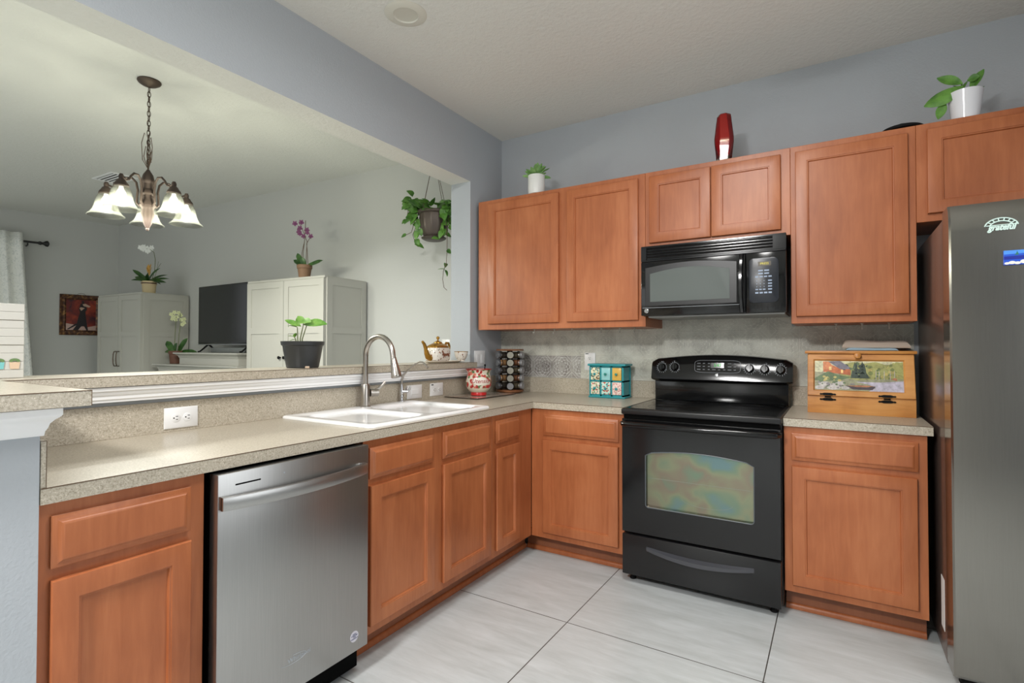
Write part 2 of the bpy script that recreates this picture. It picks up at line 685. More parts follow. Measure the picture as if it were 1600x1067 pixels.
# crown trim under the bar ledge (profile offset, height)
CROWN = [(0.0, 1.046), (0.040, 1.046), (0.041, 1.054), (0.045, 1.057), (0.046, 1.068), (0.050, 1.072), (0.052, 1.082), (0.057, 1.086), (0.058, 1.090), (0.058, 1.0985), (0.0, 1.0985)]
b = MB(); b.loops([[(XW + .0005 + o_, y, z) for o_, z in CROWN] for y in (-2.886, JY - .004)])
struct(b, 'trim_1', M['trim'])
b = MB()
CR2 = [(0.0, 1.035), (0.006, 1.035), (0.008, 1.045), (0.014, 1.053), (0.018, 1.063), (0.030, 1.073), (0.042, 1.080), (0.045, 1.084), (0.045, 1.0985), (0.0, 1.0985)]
prof_far, prof_near = [], []
# runs along the end face of the stub and returns on its two flanks
path = [((-0.6), -2.887, 0, 1), (0.599, -2.887, 1, 1), (0.599, -3.092, 1, -1), (-0.0, -3.092, 0, -1)]
rings = []
for x, y, sx_, sy_ in path:
    rings.append([(max(x, -0.02) + sx_ * o_ if sx_ else 0.30, y + sy_ * o_ * 0.55, z) for o_, z in CR2])
b.loops(rings[1:])
rings2 = [[(0.25, -2.8865 + o_ * .55, z) for o_, z in CR2], rings[1]]
b.loops(rings2)
struct(b, 'trim_2', M['trim'])

# ================================================================ CABINETS
def Pb(yf):   # faces towards -y
    return lambda u, v, w: (u, yf - w, v)


def Pp(xf):   # faces towards +x
    return lambda u, v, w: (xf + w, u, v)


def rect(P, u0, u1, v0, v1, w, i=0.0):
    return [P(u0 + i, v0 + i, w), P(u1 - i, v0 + i, w), P(u1 - i, v1 - i, w), P(u0 + i, v1 - i, w)]


def door(P, u0, u1, v0, v1, t=.019, st=.052):
    b = MB()
    R = lambda w, i: rect(P, u0, u1, v0, v1, w, i)
    b.loops([R(0.0005, .001), R(t - .005, 0), R(t - .001, .0025), R(t, .006), R(t, st), R(t - .0025, st + .001), R(t - .003, st + .0055), R(t - .0105, st + .0085), R(t - .0105, st + .02)])
    return b


def drawer(P, u0, u1, v0, v1, t=.019):
    b = MB()
    R = lambda w, i: rect(P, u0, u1, v0, v1, w, i)
    b.loops([R(0.0005, .001), R(t - .011, 0), R(t - .009, .003), R(t - .0075, .010), R(t - .002, .017), R(t, .020), R(t, .024)])
    return b


XF, YFC = 0.5816, -0.5859
ZB, ZT = 0.112, 0.8755


def base_unit(name, label, side, u0, u1, doors, drawers, shoe=True, ends=(0, 0)):
    """side 'p' = peninsula run (facing +x), 'b' = back run (facing -y)"""
    if side == 'p':
        P, loc = Pp(XF), (XF - .3, (u0 + u1) / 2, 0)
    else:
        P, loc = Pb(YFC), ((u0 + u1) / 2, YFC + .3, 0)
    t = thing(name, label, 'cabinet', loc)
    bd = -.60
    b = MB(); v = [P(u0 + .0005, ZB, bd), P(u1 - .0005, ZT, 0)]
    lo = [min(a, c) for a, c in zip(*v)]; hi = [max(a, c) for a, c in zip(*v)]
    if name == 'sink_base_cabinet':      # open under the bowls
        x0_, x1_, y0_, y1_, z0_, z1_ = lo[0], hi[0], lo[1], hi[1], lo[2], hi[2]
        b.box(x1_ - .02, x1_, y0_, y1_, z0_, z1_, .0012, 1); b.box(x0_, x0_ + .012, y0_, y1_, z0_, z1_)
        b.box(x0_ + .012, x1_ - .02, y0_, y0_ + .016, z0_, z1_); b.box(x0_ + .012, x1_ - .02, y1_ - .016, y1_, z0_, z1_); b.box(x0_ + .012, x1_ - .02, y0_ + .016, y1_ - .016, z0_, z0_ + .016)
    else:
        b.box(lo[0], hi[0], lo[1], hi[1], lo[2], hi[2], .0012, 1)
    wpart(b, 'cabinet_body', M['cab'], t)
    for d in doors:
        wpart(door(P, *d), 'door', M['cab'], t)
    for d in drawers:
        wpart(drawer(P, *d), 'drawer_front', M['cab'], t)
    a0, a1 = u0 + ends[0], u1 - ends[1]
    b = MB(); v = [P(a0, .001, bd), P(a1, ZB - .0005, -.088)]
    lo = [min(a, c) for a, c in zip(*v)]; hi = [max(a, c) for a, c in zip(*v)]
    b.box(lo[0], hi[0], lo[1], hi[1], lo[2], hi[2])
    wpart(b, 'toe_kick', M['cabdark'], t)
    if shoe:
        b = MB()
        pr = [(-.0875, .001), (-.075, .001), (-.0755, .012), (-.079, .021), (-.083, .025), (-.0875, .026)]
        b.loops([[P(u, z, w) for w, z in pr] for u in (a0, a1)])
        wpart(b, 'shoe_moulding', M['cab'], t)
    return t


DV, OV = (.720, .8435), (.148, .694)
base_unit('base_cabinet', 'maple base cabinet between the grey wall stub and the dishwasher', 'p', -2.887, -2.512, [(-2.864, -2.553, *OV)], [(-2.864, -2.553, *DV)])
base_unit('sink_base_cabinet', 'wide maple base cabinet with two doors below the white sink', 'p', -1.912, -1.0145, [(-1.883, -1.500, *OV), (-1.434, -1.043, *OV)], [(-1.883, -1.500, *DV), (-1.434, -1.044, *DV)])
base_unit('base_cabinet', 'narrow maple base cabinet with the slimmest door, in the inner corner of the run', 'p', -1.0135, -0.587, [(-.986, -.745, *OV)], [(-.986, -.745, *DV)], ends=(0, -.075))
base_unit('base_cabinet', 'maple base cabinet under the teal box counter, beside the black range', 'b', 0.583, 1.1635, [(.666, 1.133, *OV)], [(.668, 1.133, *DV)], ends=(-.075, 0))
base_unit('base_cabinet', 'maple base cabinet under the bread box, between range and refrigerator', 'b', 1.937, 2.468, [(1.970, 2.433, *OV)], [(1.970, 2.437, *DV)])

YU = -0.32


def wall_unit(name, label, u0, u1, z0, doors, z1=2.266):
    P = Pb(YU)
    t = thing(name, label, 'cabinet', ((u0 + u1) / 2, YU / 2, z0))
    b = MB(); b.box(u0, u1, YU, YW - .001, z0, z1, .0012, 1)
    wpart(b, 'cabinet_body', M['cab'], t)
    for d in doors:
        wpart(door(P, *d), 'door', M['cab'], t)
    return t


wall_unit('wall_cabinet', 'tall two-door maple wall cabinet in the corner above the spice rack', -0.0, 1.1995, 1.362, [(.090, .638, 1.401, 2.238), (.695, 1.161, 1.401, 2.238)])
wall_unit('wall_cabinet', 'short two-door maple wall cabinet above the microwave', 1.2005, 1.9545, 1.818, [(1.226, 1.567, 1.847, 2.236), (1.571, 1.912, 1.847, 2.236)])
wall_unit('wall_cabinet', 'tall single-door maple wall cabinet above the bread box', 1.9555, 2.4675, 1.362, [(1.978, 2.438, 1.397, 2.234)])
wall_unit('wall_cabinet', 'wide maple wall cabinet above the steel refrigerator', 2.4685, 3.455, 1.815, [(2.507, 2.955, 1.849, 2.236), (2.965, 3.42, 1.849, 2.236)])

# ================================================================ COUNTERS
EX, EY = 0.601, -0.603
SX0, SX1, SY0, SY1 = 0.035, 0.545, -1.835, -1.03      # sink cut-out
t = thing('countertop', 'speckled beige laminate countertop holding the sink, turning the corner to the range', 'countertop', (0.3, -1.4, .876))
b = MB()
z0, z1 = .876, .914
b.mat(0)
b.box(XW + .001, EX, -2.887, SY0, z0, z1); b.box(XW + .001, SX0, SY0, SY1, z0, z1); b.box(SX1, EX, SY0, SY1, z0, z1)
b.box(XW + .001, EX, SY1, YW - .001, z0, z1); b.box(EX, 1.1635, EY, YW - .001, z0, z1)
wpart(b, 'worktop', M['counter'], t)
b = MB()      # dark laminate seam along the front edge
b.box(EX - .0002, EX + .0006, -2.887, EY, z1 - .0022, z1 + .0004); b.box(EX, 1.1635, EY - .0006, EY + .0002, z1 - .0022, z1 + .0004)
b.box(EX - .0004, EX + .0007, EY - .0007, EY + .0004, z0, z1)
wpart(b, 'edge_seam', M['brown'], t)
b = MB()
b.box(XW + .001, -.02, -2.887, YW - .02, z1, 1.030, .001, 1)
wpart(b, 'backsplash', M['counter'], t)
b = MB(); b.box(-.0195, 1.1635, .015, YW - .001, z1, 1.022, .001, 1)
wpart(b, 'backsplash', M['counter'], t)

b = MB(); b.box(-.0195, EX - .002, -2.887, -2.877, z1, 1.022, .001, 1)
wpart(b, 'backsplash', M['counter'], t)
b = MB(); b.box(EX - .0022, EX - .0012, -2.8772, -2.8764, z1, 1.022); b.box(EX - .0025, EX - .0012, -2.887, -2.877, 1.0215, 1.0225)
wpart(b, 'edge_seam', M['brown'], t)

t = thing('countertop', 'short speckled beige laminate countertop under the bread box', 'countertop', (2.2, -.3, .876))
b = MB(); b.box(1.9365, 2.4855, EY, YW - .001, z0, z1)
wpart(b, 'worktop', M['counter'], t)
b = MB(); b.box(1.9365, 2.4855, EY - .0006, EY + .0002, z1 - .0022, z1 + .0004)
wpart(b, 'edge_seam', M['brown'], t)
b = MB(); b.box(1.9365, 2.4855, .015, YW - .001, z1, 1.022, .001, 1)
wpart(b, 'backsplash', M['counter'], t)

# bar ledge on the half wall, widening over the stub
t = thing('bar_ledge', 'raised beige laminate bar ledge on the half wall in front of the opening', 'bar ledge', (0, -2, LZ - .036))
b = MB()
b.box(-.27, .03, -3.2, JY - .004, LZ - .036, LZ); b.box(-.27, XL - .001, JY - .004, JY + .05, LZ - .036, LZ); b.box(XW + .001, .03, JY - .004, JY - .003, LZ - .036, LZ)
b.box(.03, .660, -3.2, -2.814, LZ - .036, LZ)
wpart(b, 'ledge_top', M['counter'], t)
b = MB()
b.box(.0298, .0306, -2.814, JY - .004, LZ - .0018, LZ + .0004); b.box(.6598, .6606, -3.2, -2.814, LZ - .0018, LZ + .0004)
b.box(.03, .660, -2.8142, -2.8134, LZ - .0018, LZ + .0004); b.box(.6594, .6607, -2.8146, -2.8133, LZ - .036, LZ)
wpart(b, 'edge_seam', M['brown'], t)

# tiles behind range and counters
b = MB()
b.box(-.034, 1.1635, YW - .006, YW - .001, 1.0225, 1.3615); b.box(1.164, 1.936, YW - .006, YW - .001, .9, 1.415); b.box(1.9365, 2.49, YW - .006, YW - .001, 1.0225, 1.3615)
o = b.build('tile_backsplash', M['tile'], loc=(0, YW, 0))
tag(o, 'grey pressed-pattern tile backsplash on the wall behind range and counters', 'backsplash')

# ================================================================ SINK AND TAPS
t = thing('kitchen_sink', 'white enamel double-bowl kitchen sink set in the peninsula counter', 'sink', (.28, -1.43, .914))
def rrect(x0, x1, y0, y1, r, z, n=6):
    pts = []
    for cx, cy, a0 in ((x1 - r, y1 - r, 0), (x0 + r, y1 - r, pi / 2), (x0 + r, y0 + r, pi), (x1 - r, y0 + r, 1.5 * pi)):
        for k in range(n + 1):
            a = a0 + pi / 2 * k / n
            pts.append((cx + r * cos(a), cy + r * sin(a), z))
    return pts
bowls = [(.085, .528, -1.815, -1.475), (.085, .528, -1.435, -1.05)]
b = MB()
x0, x1, y0, y1 = -.014, .572, -1.862, -1.005
top = .927
outer = [rrect(x0, x1, y0, y1, .03, .9145), rrect(x0 - .0, x1, y0, y1, .03, .921), rrect(x0 + .004, x1 - .004, y0 + .004, y1 - .004, .028, .926), rrect(x0 + .012, x1 - .012, y0 + .012, y1 - .012, .024, top)]
b.loops(outer, True, False)
# deck: fill between outer rim and the two bowl mouths with triangulation
bm = b.bm
edge_loops = [[v for v in bm.verts if abs(v.co.z - top) < 1e-5]]
dk = []
ring_o = [bm.verts.new(p) for p in rrect(x0 + .012, x1 - .012, y0 + .012, y1 - .012, .024, top)]
for r_ in (ring_o,):
    dk += [bm.edges.new((r_[i], r_[(i + 1) % len(r_)])) for i in range(len(r_))]
for bw in bowls:
    r_ = [bm.verts.new(p) for p in rrect(*bw, .06, top)]
    dk += [bm.edges.new((r_[i], r_[(i + 1) % len(r_)])) for i in range(len(r_))]
bmesh.ops.triangle_fill(bm, use_beauty=True, use_dissolve=False, edges=dk)
for X0, X1, Y0, Y1 in bowls:
    I = lambda i, r, z: rrect(X0 + i, X1 - i, Y0 + i, Y1 - i, r, z)
    b.loops([I(0, .06, top), I(.004, .057, .924), I(.009, .053, .915), I(.018, .05, .80), I(.03, .05, .752), I(.06, .05, .738), I(.10, .05, .736)], False, True)
bmesh.ops.remove_doubles(bm, verts=bm.verts, dist=.0004)
wpart(b, 'basin', M['porcelain'], t, angle=50)
for X0, X1, Y0, Y1 in bowls:
    b = MB(); b.lathe([(0, .7375), (.02, .7375), (.03, .739), (.042, .741), (.043, .738), (.043, .7362)], 24, ((X0 + X1) / 2, (Y0 + Y1) / 2, 0))
    wpart(b, 'drain', M['chrome'], t)

FX, FY = .045, -1.405
t = thing('kitchen_faucet', 'brushed nickel gooseneck faucet with pull-down spray head behind the sink', 'faucet', (FX, FY, top))
b = MB(); b.lathe([(0, top), (.027, top), (.027, top + .004), (.0235, top + .008), (.0235, 1.040), (.021, 1.046), (.0150, 1.048), (0, 1.048)], 28, (FX, FY, 0))
wpart(b, 'faucet_body', M['nickel'], t)
b = MB()
pts = [(FX, FY, 1.045), (FX, FY, 1.19)]
R_ = .104
for k in range(1, 17):
    a = pi * k / 16 * .96
    pts.append((FX + R_ - R_ * cos(a), FY - .012 * (k / 16), 1.19 + R_ * sin(a)))
pts.append((FX + 2 * R_ + .003, FY - .013, 1.182))
b.tube(pts, .0138, 16)
wpart(b, 'spout', M['nickel'], t)
b = MB(); hx = FX + 2 * R_ + .0035
d0, d1 = Vector((hx, FY - .013, 1.186)), Vector((hx + .026, FY - .015, 1.088))
q = lambda s: d0.lerp(d1, s)
b.tube([q(0), q(.05), q(.06), q(.12), q(.5), q(.9), q(.96), q(1)], [.0155, .0155, .0145, .0160, .0205, .0265, .0265, .0240], 20)
wpart(b, 'spray_head', M['nickel'], t)
b = MB()
b.cyl((FX + .015, FY + .02, 1.000), (FX + .033, FY + .058, 1.000), .0205, .0205, 20)
b.tube([(FX + .030, FY + .046, 1.014), (FX + .036, FY + .060, 1.020), (FX + .046, FY + .074, 1.036), (FX + .056, FY + .088, 1.056)], [.009, .0085, .0075, .0065], 10)
wpart(b, 'lever_handle', M['nickel'], t)

TX, TY = .012, -1.100
t = thing('water_filter_tap', 'slim chrome filtered-water tap at the rear corner of the sink', 'faucet', (TX, TY, top))
b = MB(); b.lathe([(0, top), (.020, top), (.020, top + .004), (.011, top + .008), (.009, top + .022), (.013, top + .027), (.013, top + .032), (.012, top + .036), (.0145, top + .05), (.013, top + .066), (.008, top + .09), (.006, top + .10), (0, top + .10)], 20, (TX, TY, 0))
wpart(b, 'tap_body', M['chrome'], t)
b = MB()
b.tube([(TX, TY, 1.02), (TX + .002, TY, 1.05), (TX + .012, TY, 1.075), (TX + .05, TY, 1.110), (TX + .105, TY, 1.146), (TX + .135, TY, 1.157), (TX + .16, TY, 1.155), (TX + .178, TY, 1.143), (TX + .196, TY, 1.124)], [.006, .006, .0055, .0052, .005, .005, .005, .005, .006], 10)
wpart(b, 'spout', M['nickel'], t)
b = MB(); b.cyl((TX + .008, TY + .004, .984), (TX + .032, TY + .018, .984), .008, .008, 14)
b.tube([(TX + .030, TY + .016, .984), (TX + .040, TY + .022, .996), (TX + .046, TY + .026, 1.016)], [.007, .006, .004], 10)
b.tube([(TX + .022, TY + .012, .984), (TX + .022, TY + .012, 1.000), (TX + .026, TY + .016, 1.014)], [.007, .005, .004], 10)
wpart(b, 'lever_handle', M['chrome'], t)

# ================================================================ DISHWASHER
t = thing('dishwasher', 'stainless steel dishwasher with curved bar handle under the counter', 'dishwasher', (.3, -2.21, 0))
b = MB(); b.box(.02, .575, -2.490, -1.93, .02, .862); b.box(.45, .515, -2.500, -1.918, .012, .105)
wpart(b, 'tub_housing', M['bk'], t)
b = MB(); b.box(.578, .622, -2.495, -1.9195, .110, .866, .003, 2)
wpart(b, 'door', M['steel'], t)
b = MB()
n = 24
rings = []
for k in range(n + 1):
    s = k / n
    y = -2.493 + s * (2.493 - 1.948)
    bow = sin(pi * s) ** .8
    z = .7845
    x = .634 + .040 * bow
    rings.append([(x, y, z - .020), (x + .011, y, z - .0195), (x + .0125, y, z - .017), (x + .0125, y, z + .017), (x + .011, y, z + .0195), (x, y, z + .020)])
b.loops(rings)
b.box(.622, .640, -2.493, -2.478, .766, .804, .001); b.box(.622, .640, -1.963, -1.948, .766, .804, .001)
wpart(b, 'handle', M['steelh'], t)
b = MB(); b.box(.6215, .6226, -2.443, -2.362, .826, .8305)
wpart(b, 'vent_slot', M['bk'], t)
b = MB(); b.lathe([(0, 0), (.003, 0), (.0025, .0008), (0, .001)], 12, (.6221, -2.28, .832), 'x')
wpart(b, 'indicator_light', M['markings'], t)
b = MB()
b.text('Whirlpool', .021, lambda x, y, z: (.6226 + z, -2.219 + x, .214 + y), bold=.0002)
b.tube([(.6226, -2.243 + .05 * cos(a), .214 + .013 * sin(a)) for a in [radians(-150 + i * 20) for i in range(13)]], .0006, 6)
wpart(b, 'maker_logo', M['markings'], t)
b = MB(); b.lathe([(0, 0), (.0195, 0), (.0195, .0005), (0, .0006)], 32, (.6221, -1.985, .168), 'x')
st_ = wpart(b, 'round_sticker', pm('sticker_white', rgb(206, 203, 212), .5), t)
b = MB()
for i, (txt, zz) in enumerate((('QUIET', .0085), ('STAINLESS', .003), ('TUB', -.0025), ('WARRANTY', -.008))):
    b.text(txt, .0062, lambda x, y, z: (.6229, -1.985 + x, .168 + zz + y), bold=.00025)
wpart(b, 'sticker_print', pm('sticker_ink', rgb(72, 80, 120), .5), st_)

# ================================================================ RANGE
RX0, RX1 = 1.170, 1.932
t = thing('range', 'black freestanding electric range with glass cooktop between the base cabinets', 'range', (1.55, -.3, 0))
b = MB()
b.box(RX0, RX1, -.60, -.035, .040, .895, .002, 1)
wpart(b, 'range_body', M['blacksat'], t)
for x in (RX0 + .04, RX1 - .04):
    for y in (-.585, -.09):
        b = MB(); b.lathe([(0, 0.001), (.016, 0.001), (.018, .006), (.014, .012), (.012, .02), (.012, .045), (0, .045)], 16, (x, y, 0))
        wpart(b, 'foot', M['matte'], t)
b = MB(); b.box(RX0 - .001, RX1 + .001, -.655, -.085, .884, .916, .008, 3)
ct = wpart(b, 'cooktop', M['blacksat'], t)
b = MB(); b.box(RX0 + .02, RX1 - .02, -.625, -.095, .9162, .9175)
gl = wpart(b, 'glass_surface', M['glassblk'], ct)
bm_ = pm('burner_print', rgb(58, 58, 60), .15)
for i, (x, y, r) in enumerate(((1.36, -.22, .075), (1.74, -.22, .10), (1.36, -.47, .10), (1.74, -.47, .075))):
    b = MB()
    for rr in (r, r * .62):
        b.lathe([(rr, .9176), (rr, .9179), (rr - .004, .9179), (rr - .004, .9176)], 48, (x, y, 0))
    wpart(b, 'burner_ring', bm_, ct)
# oven door
od_t, od_b = .862, .268
b = MB()
def hole_frame(mb, x0, x1, z0, z1, hx0, hx1, hz0, hz1, yf, yb, arc=.02):
    """front plate with a window whose top edge is arched"""
    n = 16
    ho = [(hx0 + .012, hz0), (hx1 - .012, hz0), (hx1 - .004, hz0 + .004), (hx1, hz0 + .012)]
    tops = []
    for k in range(n + 1):
        s = k / n
        tops.append((hx1 + (hx0 - hx1) * s, hz1 - arc + arc * sin(pi * s)))
    ho += [(hx1, hz1 - arc - .012)] + tops[1:-1] + [(hx0, hz1 - arc - .012), (hx0, hz0 + .012), (hx0 + .004, hz0 + .004)]
    out = [(x0, z0), (x1, z0), (x1, z1), (x0, z1)]
    bm = mb.bm
    def ring(pts, y):
        vs = [bm.verts.new((p[0], y, p[1])) for p in pts]
        return vs, [bm.edges.new((vs[i], vs[(i + 1) % len(vs)])) for i in range(len(vs))]
    vo, eo = ring(out, yf); vh, eh = ring(ho, yf)
    fs = bmesh.ops.triangle_fill(bm, use_beauty=True, use_dissolve=False, edges=eo + eh)['geom']
    vo2 = [bm.verts.new((p[0], yb, p[1])) for p in out]; vh2 = [bm.verts.new((p[0], yb, p[1])) for p in ho]
    for a, c in ((vo, vo2), (vh, vh2)):
        for i in range(len(a)):
            j = (i + 1) % len(a)
            mb.face([a[i], a[j], c[j], c[i]])
    return ho
ho = hole_frame(b, RX0 + .004, RX1 - .004, od_b, od_t, 1.300, 1.816, .410, .712, -.650, -.612, .022)
od = wpart(b, 'oven_door', M['black'], t)
b = MB(); b.poly([(x, -.634, z) for x, z in ho]); b.poly([(x, -.630, z) for x, z in ho])
def oven_glass():
    m = pm('iridescent_oven_glass', rgb(120, 130, 110), .1, .0, spec=.8)
    tt = NT(m)
    v = tt.coord()
    n = tt.noise(v, 7.0, 2, .4, .3)
    c = tt.ramp(n, [(.30, rgb(112, 138, 140)), (.42, rgb(124, 142, 122)), (.52, rgb(142, 146, 120)), (.62, rgb(140, 130, 114)), (.72, rgb(124, 142, 122))])
    tt.l(c, tt.b.inputs['Base Color'])
    tt.b.inputs['Metallic'].default_value = 0.85
    tt.b.inputs['Roughness'].default_value = 0.3
    return m
wpart(b, 'oven_window', oven_glass(), od)
b = MB()
for k in range(1):
    pts = [(x + (1.558 - x) * .03, -.6505, z + (.56 - z) * .03 * 0) for x, z in ho]
b.tube([(x, -.6502, z) for x, z in ho], .0025, 8, closed=True)
wpart(b, 'window_rim', pm('window_rim_grey', rgb(92, 98, 102), .3), od)
b = MB(); b.tube([(1.312, -.6335, .560), (1.805, -.6335, .560)], .0012, 6); b.tube([(1.60 + .12 * cos(a), -.6338, .475 + .03 * sin(a)) for a in [radians(180 + i * 12) for i in range(16)]], .001, 6)
wpart(b, 'oven_rack', pm('rack_wire', rgb(128, 134, 124), .5), od)
b = MB()
b.tube([(RX0 + .005, -.655, .838), (RX0 + .02, -.678, .838), (RX0 + .06, -.690, .838), (1.55, -.694, .838), (RX1 - .06, -.690, .838), (RX1 - .02, -.678, .838), (RX1 - .005, -.655, .838)], [.012, .015, .0155, .0155, .0155, .015, .012], 14)
wpart(b, 'door_handle', M['black'], od)
b = MB(); b.box(RX0 + .01, RX1 - .01, -.640, -.60, .864, .884)
wpart(b, 'vent_gap', M['bk'], t)
# storage drawer
b = MB(); b.box(RX0 + .004, RX1 - .004, -.652, -.60, .044, .254, .004, 2)
dr = wpart(b, 'storage_drawer', M['blacksat'], t)
b = MB()
rings = []
for k in range(25):
    s = k / 24
    x = 1.305 + s * .51
    z = .196 - .022 * sin(pi * s)
    hh = .012 + .006 * sin(pi * s)
    d_ = .006 + .026 * sin(pi * s) ** .6
    rings.append([(x, -.650, z - hh), (x, -.652 - d_, z - hh * .6), (x, -.652 - d_, z + hh * .5), (x, -.650, z + hh)])
b.loops(rings)
wpart(b, 'drawer_handle', pm('grey_black_handle', rgb(70, 71, 76), .35), dr)
# backguard
b = MB()
b.box(RX0 + .016, RX1 - .006, -.085, -.02, .917, 1.048, .004, 2)
wpart(b, 'rear_riser', M['black'], t)
b = MB()
N = 24
rings = []
def bg_top(s):
    return 1.160 + .038 * sin(pi * (0.5 + (s - .5) * .86)) - .0
sec = lambda x, zt, ins: [(x, -.022, 1.036 + ins), (x, -.100 + ins * .3, 1.034 + ins), (x, -.112 + ins * .3, 1.048 + ins * .6), (x, -.088, zt - .018), (x, -.076, zt - .004), (x, -.058, zt), (x, -.022, zt)]
for k in range(N + 1):
    s = k / N
    x = RX0 - .002 + s * (RX1 - RX0 + .016)
    e_ = max(0, 1 - min(s, 1 - s) / .03)
    zt = bg_top(s) - .014 * e_ * e_
    rings.append(sec(x, zt, .010 * e_ * e_))
b.loops(rings)
bg = wpart(b, 'control_console', M['black'], t)
# slanted console face:  y = -.112 .. -.088 over z 1.048 .. 1.15
def face_pt(x, z, off=0.0):
    s = min(max((x - RX0) / (RX1 - RX0), 0), 1)
    zt = bg_top(s) - .018
    k = (z - 1.048) / (zt - 1.048)
    return Vector((x, -.112 + .024 * k - off, z + off * .22))
kn = None
for x, z in ((1.233, 1.118), (1.310, 1.121), (1.730, 1.121), (1.808, 1.118), (1.887, 1.115)):
    b = MB()
    c = face_pt(x, z)
    ax = Vector((0, -1, .22)).normalized()
    ux = Vector((1, 0, 0)); uy = ax.cross(ux)
    rr = .0235
    b.loops([[c + ax * h + (ux * cos(2 * pi * i / 24) + uy * sin(2 * pi * i / 24)) * r for i in range(24)] for h, r in ((.0, rr), (.004, rr), (.008, rr * .86), (.016, rr * .80), (.019, rr * .70))])
    R3 = Matrix((ux, uy, ax)).transposed()
    for sgn in (1,):
        pts0 = [c + ax * .012 + ux * a_ + uy * b_ for a_, b_ in ((-.005, -.021), (.005, -.021), (.005, .021), (-.005, .021))]
        pts1 = [p + ax * .016 for p in pts0]
        b.loops([pts0, pts1])
    kn = wpart(b, 'knob', M['black'], bg)
    b = MB()
    for i in range(15):
        a = radians(-240 + i * 300 / 14)
        p = c + ax * .0006 + (ux * sin(-a - pi) + uy * cos(a)) * (rr + .0075)
        dd = .0032 if i % 2 else .0045
        qx = (ux * sin(-a - pi) + uy * cos(a)); qy = ax.cross(qx)
        b.poly([p - qx * dd - qy * .0008, p + qx * dd - qy * .0008, p + qx * dd + qy * .0008, p - qx * dd + qy * .0008])
    b.tube([c + ax * .0004 + (ux * cos(a_) + uy * sin(a_)) * (rr + .004) for a_ in [radians(-50 + i * 14) for i in range(21)]], .0007, 5)
    for s_ in (-1, 1):
        p = c + uy * (rr + .013) + ux * s_ * .004 + ax * .0006
        b.poly([p - ux * .003 - uy * .0012, p + ux * .003 - uy * .0012, p + ux * .003 + uy * .0012, p - ux * .003 + uy * .0012])
    wpart(b, 'dial_marking', M['markings'], kn)
# display panel
b = MB()
pr_ = []
for k in range(33):
    a = 2 * pi * k / 32
    sx_, sy_ = cos(a), sin(a)
    X = 1.555 + .127 * math.copysign(abs(sx_) ** .35, sx_); Z = 1.128 + .036 * math.copysign(abs(sy_) ** .35, sy_)
    pr_.append((X, Z))
b.tube([face_pt(x, z, .0003) for x, z in pr_[:-1]], .0011, 6, closed=True)
dp = wpart(b, 'display_panel', pm('panel_line', rgb(120, 124, 130), .35), bg)
b = MB()
for i in range(8):
    for zz in (1.110, 1.128, 1.146):
        x = 1.452 + i * .0285
        if 1.51 < x < 1.60 and zz > 1.115:
            continue
        wd = .006 if (i + int(zz * 1000)) % 3 else .010
        p = [face_pt(x - wd, zz - .0018, .0006), face_pt(x + wd, zz - .0018, .0006), face_pt(x + wd, zz + .0018, .0006), face_pt(x - wd, zz + .0018, .0006)]
        b.poly(p)
wpart(b, 'button_marking', pm('dim_marking', rgb(120, 124, 128), .5), dp)
b = MB(); b.poly([face_pt(1.518, 1.120, .0004), face_pt(1.592, 1.120, .0004), face_pt(1.592, 1.150, .0004), face_pt(1.518, 1.150, .0004)])
wpart(b, 'clock_window', pm('clock_glass', rgb(8, 22, 12), .1), dp)
b = MB(); b.text('2:47', .024, lambda x, y, z: face_pt(1.557 + x, 1.135 + y, .0010))
wpart(b, 'clock_digits', pm('green_digits', rgb(20, 120, 40), .5, Emission_Color=rgb(40, 200, 60), Emission_Strength=.8), dp)
b = MB()
c = face_pt(1.553, 1.078)
b.loops([[c + ax * h + (ux * cos(2 * pi * i / 24) + uy * sin(2 * pi * i / 24)) * r for i in range(24)] for h, r in ((0, .0095), (.0012, .0095), (.0015, .008))])
wpart(b, 'maker_badge', M['chrome'], bg)

# ================================================================ MICROWAVE
MX0, MX1, MZ0, MZ1, MY = 1.2015, 1.940, 1.418, 1.8155, -.405
t = thing('microwave', 'black over-the-range microwave oven under the short wall cabinet', 'microwave', (1.57, -.2, MZ0))
b = MB(); b.box(MX0 + .003, MX1 - .003, MY + .03, YW - .012, MZ0, MZ1 - .002, .003, 1)
wpart(b, 'microwave_body', M['black'], t)
b = MB()
b.box(MX0, MX1, MY + .006, MY + .03, 1.738, MZ1 - .004)
b.box(MX0, MX1, MY - .002, MY + .03, 1.806, MZ1, .002, 1); b.box(MX0, MX1, MY - .002, MY + .03, 1.726, 1.738, .002, 1)
for i in range(4):
    z = 1.748 + i * .0155
    b.loops([[(x, MY - .002, z), (x, MY + .004, z + .009), (x, MY + .010, z + .009), (x, MY + .010, z - .001)] for x in (MX0 + .03, MX1 - .06)])
b.box(MX0, MX0 + .03, MY - .002, MY + .03, 1.737, 1.807); b.box(MX1 - .06, MX1, MY - .002, MY + .03, 1.737, 1.807)
wpart(b, 'vent_grille', M['black'], t)
b = MB(); b.box(MX0, 1.752, MY - .004, MY + .03, MZ0 + .002, 1.7255, .004, 2)
dm = wpart(b, 'door', M['black'], t)
def arched(x0, x1, z0, z1, arc, y, n=16):
    return [(x0, y, z0), (x1, y, z0), (x1, y, z1 - arc)] + [(x1 + (x0 - x1) * k / n, y, z1 - arc + arc * sin(pi * k / n)) for k in range(1, n)] + [(x0, y, z1 - arc)]
b = MB(); b.loops([arched(1.226, 1.712, 1.473, 1.712, .02, MY - .004), arched(1.228, 1.710, 1.475, 1.710, .02, MY - .006)])
wpart(b, 'window_border', M['blacksat'], dm)
